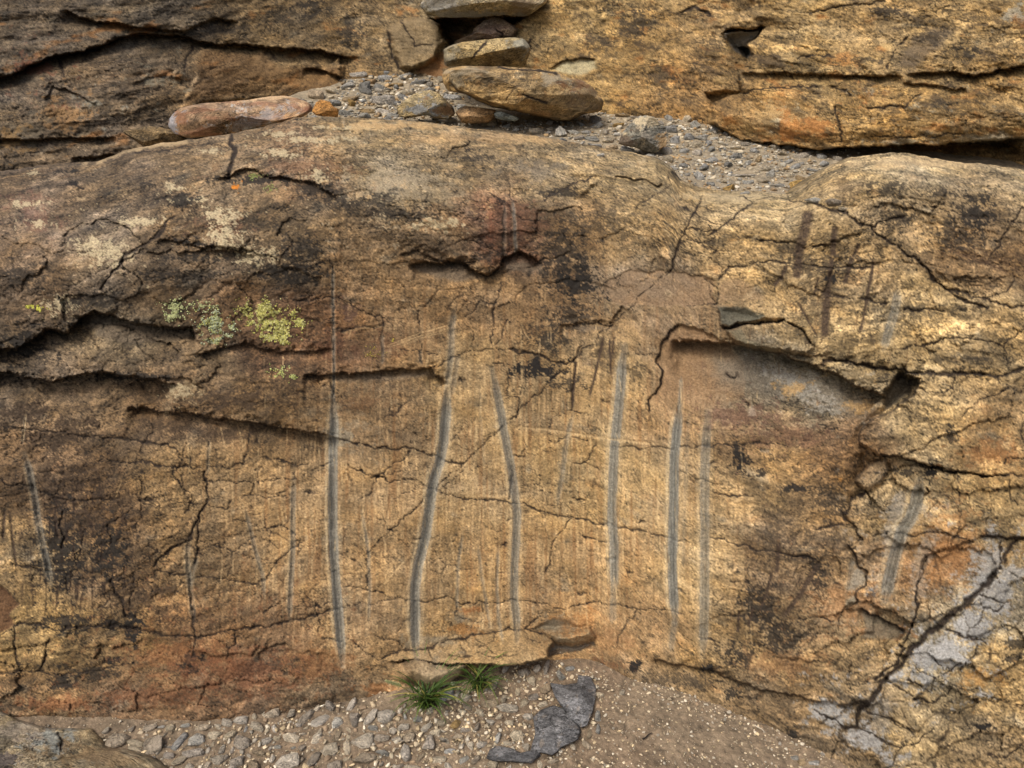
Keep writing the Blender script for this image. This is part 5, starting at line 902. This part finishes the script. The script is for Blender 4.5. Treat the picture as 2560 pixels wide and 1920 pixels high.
BIGS = [('B', 70, 620, 130, 80, 'ochre', 'yellowish pointed stone at the left end of the upper scree', 0), ('B', 165, 555, 80, 100, 'grey', 'grey upright stone right behind the yellowish one', 1.2), ('B', 290, 490, 110, 80, 'grey', 'grey slab stone topping the scree heap at the left', .2), ('B', 425, 475, 100, 60, 'grey', 'dark grey stone topping the scree by the cliff block', .1), ('B', 255, 555, 80, 60, 'grey', 'light grey stone in the middle of the left heap', .1), ('B', 365, 540, 90, 40, 'ochre', 'flat ochre stone in the left heap', 0), ('B', 425, 580, 130, 80, 'tan', 'squarish tan stone right of centre in the left heap', .1), ('B', 285, 640, 160, 110, 'tan', 'biggest rounded tan stone in the left heap', .1), ('B', 180, 705, 110, 50, 'ochre', 'orange tan stone low in the left heap', .1), ('B', 40, 720, 100, 70, 'grey', 'bluish grey stone low at the left end of the heap', .2), ('B', 270, 715, 100, 60, 'tan', 'pinkish tan stone low in the left heap', .1), ('B', 335, 735, 70, 50, 'grey', 'bluish stone beside the half buried rock', .1), ('B', 510, 520, 110, 60, 'grey', 'grey stone right end of the left heap', .3),
        ('B', 1820, 735, 110, 50, 'ochre', 'flat orange stone behind the grey angular boulder', 0), ('B', 1640, 760, 80, 80, 'brown', 'rusty brown block right of the oval boulder', .1), ('B', 1790, 800, 80, 50, 'ochre', 'ochre stone touching the grey angular boulder', .1), ('B', 1890, 700, 50, 40, 'grey', 'small grey stone at the foot of the ochre cliff', .1), ('B', 1500, 840, 90, 50, 'pale', 'pale stone under the right end of the oval boulder', .1), ('B', 1540, 885, 80, 40, 'brown', 'dark flat stone below the pale one', .1), ('B', 1925, 750, 110, 40, 'brown', 'flat brown slab behind the grey angular boulder', 0), ('B', 1680, 995, 50, 40, 'pale', 'lone pale pebble on the crest of the front rock', 0), ('B', 1070, 810, 60, 30, 'grey', 'small dark grey stone under the bluish slab', 0), ('B', 1095, 765, 50, 40, 'pale', 'white pebble on the small bluish slab', 0), ('B', 1140, 805, 80, 30, 'tan', 'tan flat stone beside the small dark grey one', 0),
        ('C', 60, 875, 80, 70, 'grey', 'dark grey angular stone on the scree near the cliff foot', .3), ('C', 220, 885, 60, 40, 'pale', 'pale stone right of the dark grey angular one', 0), ('C', 230, 825, 90, 60, 'grey', 'grey stone against the lower corner of the right cliff', .2), ('C', 130, 720, 110, 60, 'tan', 'tan stone wedged in the corner of the two cliffs', .3), ('C', 440, 1035, 80, 60, 'pale', 'pale squarish stone in the middle of the right scree', .1), ('C', 500, 1020, 50, 70, 'ochre', 'ochre stone touching the pale squarish one', .9), ('C', 550, 1000, 50, 50, 'pale', 'white stone right of the ochre one', .1), ('C', 540, 1080, 130, 50, 'tan', 'wide flat tan stone half sunk in the right scree', 0), ('C', 850, 1085, 80, 30, 'grey', 'dark grey flat stone near the crest of the right boulder', -.1), ('C', 400, 1120, 150, 40, 'tan', 'long tan stone at the front of the right scree', 0), ('C', 415, 1235, 70, 40, 'grey', 'dark grey pebble lying alone on the crest of the front rock', 0), ('C', 750, 1180, 120, 80, 'ochre', 'orange tinted stone at the right front of the scree', .1), ('C', 780, 1140, 80, 40, 'ochre', 'orange flat stone behind the orange tinted one', .1), ('C', 700, 1125, 70, 40, 'tan', 'tan stone left of the orange ones', .1), ('C', 640, 1185, 80, 50, 'grey', 'light grey stone at the front of the right scree', .1), ('C', 990, 1290, 110, 80, 'brown', 'round brown stone in the notch under the right boulder', .1), ('C', 870, 1280, 110, 60, 'grey', 'grey brown stone left of the round one in the notch', .1), ('C', 1055, 1335, 70, 40, 'tan', 'small tan stone lowest in the notch', .1), ('C', 30, 1060, 80, 50, 'grey', 'grey stone at the left front of the right scree', .1), ('C', 830, 975, 80, 30, 'pale', 'pale flat stone at the foot of the undercut', 0)]
def main_at(u, v):
    j = int(np.argmin((S1.U-u)**2+(S1.V-v)**2)); p = pos1[j]; return p
for t, a, b, w, h, cn, l_, ro in BIGS:
    u, v = P('%s %s,%s' % (t, a, b))[0]; k = 860/2212; w *= k; h *= k
    if math.cos(ro) < .5: w, h = h, w
    o = stone(u, v+h*.3, w, h, cn, l_, where='s', rot=ro, zs=1.)
    r = o.scale[0]; o.scale = (r, r*.8, r*h/w*1.25)
    if 'crest of the front' in l_ or 'notch' in l_:
        p = main_at(u, v+h*.3); dd = math.dist(p, (0, 0, CAMZ)); r = w/2*dd/F; o.scale = (r, r*.8, r*h/w*1.2); o.location = (p[0], p[1], p[2]-.1*r)
# the many smaller stones
taken = [(P('%s %s,%s' % q[:3])[0], max(q[3], q[4])*.5*860/2212) for q in BIG+BIGS]
import re
def short(l): return re.split(r' (?:just|left|right|near|in|at|under|by|directly|below|beneath|between|beside|leaning|standing|squeezed|lying|highest|lowest|against|wedged|touching|topping|behind|touching|low|above|resting|on|along|up|lone) ?', l)[0]
REFS = {'g': [(P('%s %s,%s' % q[:3])[0], short(q[6])) for q in BIG], 's': [(P('%s %s,%s' % q[:3])[0], short(q[6])) for q in BIGS]}
used_labels = set()
_all = [q[1] for w_ in REFS for q in REFS[w_]]
for w_ in REFS: REFS[w_] = [q for q in REFS[w_] if len(q[1].split()) >= 2 and _all.count(q[1]) == 1 and len(q[1]) > 8]
def rel_label(u, v, cn, r, where):
    o_ = sorted(REFS[where], key=lambda q: (q[0][0]-u)**2+(q[0][1]-v)**2); lb = ''
    for c2 in [None]+o_[1:9]:
        c = o_[0]; du, dv = u-c[0][0], v-c[0][1]
        side = ('right of' if du > 0 else 'left of') if abs(du) > abs(dv) else ('in front of' if dv > 0 else 'behind')
        lb = '%s %s stone %s the %s' % ('small' if r < 11 else 'fist sized', cn, side, c[1])
        if c2 is not None:
            t_ = ' on the side of the ' if len((lb+' '+c2[1]).split()) < 12 else ' towards the '
            lb += t_+c2[1]
        if len(lb.split()) > 16: lb = first_; continue
        if c2 is None: first_ = lb
        if lb not in used_labels: break
    used_labels.add(lb); return lb
TK = np.array([(c[0], c[1], r) for c, r in taken])
def pack(poly, n, rmin, rmax, where, tries, avoid=(), pw=2.2, gap=.9):          # non overlapping spots inside a traced area
    global TK
    pts = P(poly); lo, hi = pts.min(0), pts.max(0); u = rng.uniform(lo[0], hi[0], tries); v = rng.uniform(lo[1], hi[1], tries)
    m = inpoly(u, v, pts)
    for a in avoid: m &= ~inpoly(u, v, a)
    u, v = u[m], v[m]; r = np.sort(rmin+(rmax-rmin)*rng.random(len(u))**pw)[::-1]; out = []; ky = 1.15 if where == 'g' else 2.0
    buf = np.zeros((len(TK)+n, 3)); buf[:len(TK)] = TK; k = len(TK)
    for a, b, c in zip(u, v, r):
        if len(out) >= n: break
        q = buf[:k]
        if ((q[:, 0]-a)**2+((q[:, 1]-b)*ky)**2 < ((q[:, 2]+c)*gap)**2).any(): continue
        buf[k] = (a, b, c); k += 1; out.append((a, b, c))
    TK = buf[:k]; return out
def scatter(poly, n, rmin, rmax, cols, where, grp, avoid=(), pw=2.2):
    for u, v, r in pack(poly, n, rmin, rmax, where, 5000, avoid, pw):
        cn = random.choices(list(cols), weights=list(cols.values()))[0]
        o = stone(u, v, 2*r, 2*r*random.uniform(.6, .95), cn, rel_label(u, v, cn, r, where), grp % cn, where=where, rot=random.uniform(0, 6.28))
        if where == 's': q = o.scale[0]; o.scale = (q, q*.8, q*.75)
def packed(name, spots, cols, where, label):                            # the rest of the loose stones, joined
    tp = [hullrock(700+k, 9+k % 3, .6) for k in range(8)]; VV_, FF_, CC_ = [], [], []; off = 0
    A = np.array(spots); u, v, r = A.T; rx, ry, rz = rays(u, v)
    if where == 'g': d = CAMZ/-rz; x, y = rx*d, ry*d; z = gz(x, y)
    else: d = shelf_y(v)/ry; x, y, z = rx*d, ry*d, CAMZ+rz*d
    R = r*d/F
    for k in range(len(u)):
        co, f = tp[k % 8]; a_ = rng.uniform(0, 6.28); c_, s_ = math.cos(a_), math.sin(a_); q = co*np.array([1, rng.uniform(.75, 1.1), rng.uniform(.7, 1.1)])*R[k]; tl = rng.uniform(-.25, .25)
        q = np.column_stack([q[:, 0]*c_-q[:, 1]*s_, q[:, 0]*s_+q[:, 1]*c_, q[:, 2]+tl*q[:, 0]]); VV_.append(q+np.array([x[k], y[k], z[k]-.05*R[k]])); FF_.append(f+off); off += len(co); CC_.append(np.repeat((cols[rng.integers(0, len(cols))]*rng.uniform(.8, 1.15))[None], len(co), 0))
    v3 = np.vstack(VV_); base = v3.min(0); link(name, mesh_from(name, v3-base, None, lin(np.vstack(CC_)/255.), M_PEB, smooth=False, tris=np.vstack(FF_)), tuple(base), label=label, kind='stuff')
SL = [P('H 1545,1060 1650,1100 1640,1300 1560,1480 1300,1600 1240,1660 930,1640 940,1530 1220,1540 1250,1340 1380,1240 1360,1120')]
BAND = 'G 1040,1390 1500,1370 1750,1290 2212,1260 H 100,1240 350,1290 600,1290 700,1659 100,1800 G 1100,1800 900,1600 700,1560 650,1430'
SOIL = 'H 600,1180 780,1120 900,1130 1000,1010 1400,970 1640,1060 1720,1300 1640,1500 1300,1700 600,1700'
HEAP = 'B -300,660 -60,590 130,470 240,435 560,480 680,500 760,620 780,700 900,770 1250,800 1500,880 1300,880 900,810 380,790 -300,770'
SCREE = 'B 950,780 1300,780 1560,750 1700,680 2000,700 C 0,760 200,790 300,860 740,940 1080,1020 860,1110 850,1200 700,1240 300,1230 0,1120 B 1900,1000 1500,960 1200,830'
gcols = np.array([[186, 170, 142], [170, 154, 126], [192, 178, 150], [160, 152, 136], [146, 126, 102], [194, 174, 138], [204, 194, 172]], float)
scols = np.array([[172, 160, 136], [156, 150, 136], [190, 178, 152], [144, 124, 96], [168, 142, 104], [140, 136, 126], [200, 192, 172], [160, 152, 134]], float)
scatter(BAND, 100, 7, 24, {'tan': 5, 'brown': 2.5, 'grey': 1.2}, 'g', 'small %s stones in the gravel band left of the grass', avoid=SL)
scatter(SOIL, 36, 6, 15, {'tan': 4, 'brown': 3, 'grey': 1.5, 'ochre': .4}, 'g', 'small %s stones around the slate slabs', avoid=SL)
scatter(HEAP, 44, 8, 26, {'grey': 4, 'tan': 3, 'pale': 1, 'ochre': 1}, 's', 'small %s stones in the left scree heap')
scatter(SCREE, 60, 6, 21, {'grey': 4, 'tan': 3, 'pale': 2, 'ochre': .8}, 's', 'small %s stones in the right scree')
packed('loose_stones', pack(BAND, 900, 2.6, 10, 'g', 9000, SL, 1.6, .86)+pack(SOIL, 420, 2.4, 7, 'g', 3500, SL, 2.2, .9)+pack('I -700,700 0,1150 300,1280 560,1420 800,1600 850,1700 -700,1700', 260, 2, 5, 'g', 1200, SL, 2.5), gcols, 'g', 'many small angular stones packed among the larger ones on the soil')
EDGE = 'N 1560,1680 1700,1722 1850,1778 2000,1838 2130,1915 2160,1990 2040,1960 1960,1880 1820,1815 1680,1760 1560,1730'
packed('loose_stones', pack(EDGE, 320, 2, 7, 'g', 2500, SL, 2.4), gcols, 'g', 'small chips fallen along the foot of the right hand slab')
packed('loose_stones', pack(HEAP, 700, 2.6, 9, 's', 8000, (), 1.8, .8)+pack(SCREE, 900, 2.2, 9, 's', 11000, (), 2.6, .85), scols, 's', 'many small angular stones packed together on the gravel shelf')
# pebbles and grit: thousands, joined
def pebbles(name, pts_uv, rad, cols, where, label):
    tp = []; import bmesh
    for k in range(6):
        r_ = np.random.default_rng(50+k); bm = bmesh.new(); vs_ = [bm.verts.new(q) for q in r_.normal(size=(9, 3))/1.5]
        bmesh.ops.convex_hull(bm, input=vs_); bmesh.ops.delete(bm, geom=[v for v in bm.verts if not v.link_faces], context='VERTS'); bmesh.ops.triangulate(bm, faces=bm.faces[:]); bm.verts.index_update()
        co = np.array([v.co[:] for v in bm.verts]); co /= np.abs(co).max(); co[:, 2] *= .75; tp.append((co, np.array([[v.index for v in f.verts] for f in bm.faces]))); bm.free()
    u, v = pts_uv; rx, ry, rz = rays(u, v)
    if where == 'g': d = CAMZ/-rz; x, y = rx*d, ry*d; z = gz(x, y)
    else: d = shelf_y(v)/ry; x, y, z = rx*d, ry*d, CAMZ+rz*d
    R = rad*d/F; VV_, FF_, CC_ = [], [], []; off = 0; an = rng.uniform(0, 6.28, len(u)); tpi = rng.integers(0, 6, len(u)); cc = cols[rng.integers(0, len(cols), len(u))]*rng.uniform(.75, 1.2, (len(u), 1))
    for k in range(6):
        m = np.nonzero(tpi == k)[0]; co, f = tp[k]; c_, s_ = np.cos(an[m])[:, None], np.sin(an[m])[:, None]
        X = co[None, :, 0]*c_-co[None, :, 1]*s_; Yy = co[None, :, 0]*s_+co[None, :, 1]*c_
        Pz = np.stack([X*R[m, None]+x[m, None], Yy*R[m, None]+y[m, None], co[None, :, 2]*R[m, None]+z[m, None]+.15*R[m, None]], -1)
        VV_.append(Pz.reshape(-1, 3)); FF_.append((f[None]+(np.arange(len(m))*len(co))[:, None, None]).reshape(-1, 3)+off); CC_.append(np.repeat(cc[m], len(co), 0)); off += len(m)*len(co)
    v3 = np.vstack(VV_); base = v3.min(0)
    link(name, mesh_from(name, v3-base, None, lin(np.vstack(CC_)/255.), M_PEB, smooth=False, tris=np.vstack(FF_)), tuple(base), label=label, kind='stuff')
gcols_ = np.array([[140, 124, 100], [128, 110, 88], [150, 136, 114], [120, 114, 102], [112, 92, 72], [158, 138, 108], [168, 160, 144]], float)
n = 25000; u = rng.uniform(-250, 2800, n); v = rng.uniform(1620, 2150, n); keep = rng.random(n) < (.6+.4*np.exp(-((u-1250)/420)**2)+.25*np.exp(-((u-1950)/160)**2))
u, v = u[keep], v[keep]; rad = .9+9*rng.random(len(u))**5*(.45+.9*np.exp(-((u-1000)/480)**2))+.9*rng.random(len(u)); pebbles('pebbles', (u, v), rad, gcols, 'g', 'countless tiny pebbles and grit strewn over the soil')
scols = np.array([[168, 156, 134], [152, 150, 142], [186, 174, 150], [140, 120, 92], [166, 138, 100], [134, 134, 130], [198, 192, 176]], float)
n = 14000; u = rng.uniform(840, 2250, n); v = rng.uniform(170, 545, n); rad = 1.2+10*rng.random(n)**3.2*(.5+.8*np.exp(-((u-980)/160)**2)+.35*np.exp(-((u-1750)/260)**2)); pebbles('pebbles', (u, v), rad, scols, 's', 'countless pale pebbles and grit covering the shelf')
print('stones done')

# ================================================================== 6. LICHEN CRUSTS, GRASS, TWIG
def lichen(name, blobs, cols, n, size, label, seed):
    r_ = np.random.default_rng(seed); V_, F_, C_ = [], [], []
    idx = []; 
    for (u, v, ru, rv, k) in blobs:
        m = int(n*k); a = r_.normal(0, .48, m); b = r_.normal(0, .48, m); uu = u+a*ru; vv = v+b*rv
        q = 1.3*fbm(uu/24, vv/17, 5, seed, .78)+.22*(1-np.hypot(a, b)*1.2); uu, vv = uu[q > .12], vv[q > .12]
        idx.append(np.stack([uu, vv], 1))
    uv = np.vstack(idx); rows = np.clip(np.searchsorted(us, uv[:, 0]), 0, nc-2); 
    vv0 = V[:, rows]; rj = np.array([np.searchsorted(vv0[:, k], uv[k, 1]) for k in range(len(uv))]); rj = np.clip(rj, 1, NR-2); p = pos1[rj*nc+rows]
    px = pos1[rj*nc+np.clip(rows+1, 0, nc-1)]-pos1[rj*nc+np.clip(rows-1, 0, nc-1)]; py = pos1[(rj-1)*nc+rows]-pos1[(rj+1)*nc+rows]
    nn = np.cross(px, py); nn /= np.linalg.norm(nn, axis=1)[:, None]+1e-9; tx = px/(np.linalg.norm(px, axis=1)[:, None]+1e-9); ty = np.cross(nn, tx)
    off = np.stack([uv[:, 0]-S1.U[rj*nc+rows], 0*uv[:, 0]], 1)[:, 0]*.0012; p = p+tx*off[:, None]
    R = size*(.5+r_.random(len(p))); K = 5; an = r_.uniform(0, 6.28, len(p)); ring = []
    for k in range(K):
        t = an+k*2*math.pi/K; rr = R*(.6+.5*r_.random(len(p))); ring.append(p+tx*(np.cos(t)*rr)[:, None]+ty*(np.sin(t)*rr)[:, None]+nn*(.0004+.0012*r_.random(len(p)))[:, None])
    cen = p+nn*.0022; allv = np.stack([cen]+ring, 1).reshape(-1, 3); b0 = (np.arange(len(p))*(K+1))[:, None, None]
    f = np.array([[0, 1+k, 1+(k+1) % K] for k in range(K)])[None]+b0; cc = np.array(cols, float)[r_.integers(0, len(cols), len(p))]*r_.uniform(.75, 1.1, (len(p), 1))
    base = allv.min(0); return link(name, mesh_from(name, allv-base, None, lin(np.repeat(cc, K+1, 0)/255.), M_PEB, smooth=False, tris=f.reshape(-1, 3)), tuple(base), label=label, cat='lichen')
for q in ((660, 790, 62, 40), (705, 830, 46, 26), (530, 815, 44, 34), (440, 765, 34, 16), (90, 768, 26, 6)): pass
lichen('lichen_patch', [(655, 780, 60, 34, 1.3), (690, 815, 55, 34, .8), (700, 845, 40, 16, .3), (740, 800, 26, 24, .2)], [(166, 162, 84), (178, 172, 98), (148, 146, 76), (186, 182, 124)], 3600, .0022, 'bright yellow green lichen crust, the biggest, on the left overhang', 71)
lichen('lichen_patch', [(530, 810, 46, 40, 1.), (540, 845, 34, 16, .4), (580, 820, 20, 20, .2)], [(160, 168, 138), (176, 182, 150), (150, 156, 110), (176, 176, 100)], 2400, .0018, 'pale grey green lichen crust between two yellow patches on the left overhang', 73)
lichen('lichen_patch', [(440, 762, 40, 20, .8), (510, 764, 30, 14, .6), (430, 790, 30, 20, .3)], [(176, 182, 120), (186, 188, 140), (160, 166, 120)], 1800, .0017, 'thin speckled pale yellow lichen crust at the left of its cluster', 75)
lichen('lichen_patch', [(78, 768, 14, 6, 1.), (104, 770, 14, 6, 1.)], [(178, 176, 70), (190, 188, 90)], 500, .0022, 'tiny bright yellow lichen fleck near the left edge', 77)
lichen('lichen_patch', [(695, 928, 34, 18, 1.), (730, 940, 14, 12, .4)], [(176, 180, 120), (160, 168, 90)], 330, .0017, 'sparse pale lichen dots under the second overhang', 79)
lichen('lichen_patch', [(635, 440, 24, 12, .8), (680, 470, 20, 16, 1.)], [(150, 156, 100), (130, 140, 70)], 350, .0017, 'faint mossy green lichen in the dark scar near the orange spot', 81)
lichen('lichen_patch', [(935, 880, 34, 22, 1.), (982, 850, 6, 4, .4)], [(190, 178, 70), (176, 160, 80)], 160, .0012, 'scattered yellow lichen specks on the dark red stain', 83)

def grass_mat(name, c0, c1):
    m = bpy.data.materials.new(name); m.use_nodes = True; N = m.node_tree.nodes; L = m.node_tree.links; b = N['Principled BSDF']; b.inputs['Roughness'].default_value = .5
    a = N.new('ShaderNodeAttribute'); a.attribute_name = 'Col'; L.new(a.outputs['Color'], b.inputs['Base Color'])
    t = N.new('ShaderNodeBsdfTranslucent'); L.new(a.outputs['Color'], t.inputs['Color']); mx = N.new('ShaderNodeMixShader'); mx.inputs[0].default_value = .3
    L.new(b.outputs[0], mx.inputs[1]); L.new(t.outputs[0], mx.inputs[2]); L.new(mx.outputs[0], N['Material Output'].inputs['Surface']); return m
M_GR = grass_mat('grass_blades', 0, 0)
def ray_pt(u, v, y):
    rx, ry, rz = rays(u, v); d = y/ry; return np.array([rx*d, y, CAMZ+rz*d])
def tuft(u, v, nb, L0, label, heads, seed, bias):
    r_ = random.Random(seed); x, y, z, d = ground_at(u, v); root = link('grass_tuft', None, (x, y, z), label=label, cat='grass')
    for k in range(nb):
        a = r_.gauss(bias, 1.5) if r_.random() < .6 else r_.uniform(0, 6.28); ln = L0*r_.uniform(.35, 1.); w = r_.uniform(.0016, .0030); lean = r_.uniform(.45, 1.1); n = 9
        x0, y0_ = r_.gauss(0, .012), r_.gauss(0, .008); vs_, cs = [], []
        col = r_.choice([(66, 92, 36), (84, 110, 44), (58, 82, 34), (100, 122, 52)]); col = (168, 160, 84) if r_.random() < .06 else col
        cx, cy, cz = x0, y0_, 0.0; el = math.pi/2-lean*.35; tw = r_.uniform(-.3, .3)
        for j in range(n):
            t = j/(n-1); ww = w*(1-t**2.2)*(.6+.8*t if t < .4 else 1); nx, ny = -math.sin(a), math.cos(a)
            fold = .35*ww
            for q, hh in ((-1, fold), (0, 0), (1, fold)): vs_.append((cx+nx*ww*q, cy+ny*ww*q, cz+hh)); cs.append([c/255.*(.75+.4*t) for c in col])
            cx += math.cos(el)*math.cos(a)*ln/n; cy += math.cos(el)*math.sin(a)*ln/n; cz += math.sin(el)*ln/n; el -= lean*1.9/n; a += tw/n
            if cz < .002 and j > 2: cz = .002; el = max(el, 0)
        a4 = np.array([[3*j+q, 3*j+q+1, 3*j+q+4, 3*j+q+3] for j in range(n-1) for q in (0, 1)])
        link('blade', mesh_from('blade', np.array(vs_), a4, lin(np.array(cs)), M_GR), parent=root)
    for (hu, hv) in heads:                                             # a small pale flowering spike on an arching stalk
        tip = ray_pt(hu, hv, y-.03)-np.array([x, y, z]); vs_, cs, fs = [], [], []; pts_ = [np.array([0, 0, 0]), tip*.5+np.array([0, 0, .03]), tip]
        bez = [(1-t)**2*pts_[0]+2*t*(1-t)*pts_[1]+t*t*pts_[2] for t in np.linspace(0, 1, 10)]
        for j, q in enumerate(bez):
            for k in range(4): vs_.append(q+.0013*np.array([0, math.cos(k*1.57), math.sin(k*1.57)])); cs.append([.34, .42, .2])
        fs = np.array([[4*j+k, 4*j+(k+1) % 4, 4*j+4+(k+1) % 4, 4*j+4+k] for j in range(9) for k in range(4)])
        link('stalk', mesh_from('stalk', np.array(vs_), fs, lin(np.array(cs)), M_GR), parent=root)
        vs_, fs, cs = [], [], []; dirn = (bez[-1]-bez[-3]); dirn /= np.linalg.norm(dirn)
        for k in range(70):
            t = k/70; c = bez[-1]-dirn*.045*(1-t); a = k*2.4; o_ = np.array([0, math.cos(a), math.sin(a)]); e_ = c+o_*.008*(1-.5*t)+dirn*.008; w_ = np.cross(o_, dirn)*.0016; b0 = len(vs_)
            vs_ += [c-w_, c+w_, e_+w_*.8, e_-w_*.8]; fs.append([b0, b0+1, b0+2, b0+3]); cs += [[.62, .66, .42]]*2+[[.80, .80, .62]]*2
        link('flower_head', mesh_from('flower_head', np.array(vs_), np.array(fs), lin(np.array(cs)), M_GR), parent=root)
    return root
tuft(1066, 1768, 100, .22, 'left green grass tuft with one pale flower spike at the rock foot', [(968, 1704)], 5, -1.2)
tuft(1196, 1722, 62, .19, 'right green grass tuft growing from under the rock flake', [], 8, -1.9)
def twig(u0, v0, u1, v1, r, label, col):
    a = np.array(ground_at(u0, v0)[:3])+[0, 0, .006]; b = np.array(ground_at(u1, v1)[:3])+[0, 0, .009]; vs_, n = [], 7
    dd = b-a; nn = np.cross(dd, [0, 0, 1]); nn /= np.linalg.norm(nn); up = np.array([0, 0, 1.])
    for j in range(n):
        t = j/(n-1); c = a+dd*t+nn*.0012*math.sin(t*7)
        for k in range(6): vs_.append(c+(nn*math.cos(k*1.047)+up*math.sin(k*1.047))*r*(1-.4*t))
    fs = np.array([[6*j+k, 6*j+(k+1) % 6, 6*j+6+(k+1) % 6, 6*j+6+k] for j in range(n-1) for k in range(6)])
    link('twig', mesh_from('twig', np.array(vs_)-a, fs, lin(np.tile(np.array(col)/255., (len(vs_), 1))), M_PEB), tuple(a), label=label, cat='twig')
twig(*P('H 1945,1485 2005,1450').ravel(), .0022, 'short black twig lying on the smooth soil', (40, 36, 32))
twig(*P('I 480,1390 540,1435').ravel(), .0016, 'bleached white twig against the foot of the right slab', (190, 180, 160))
print('all done')
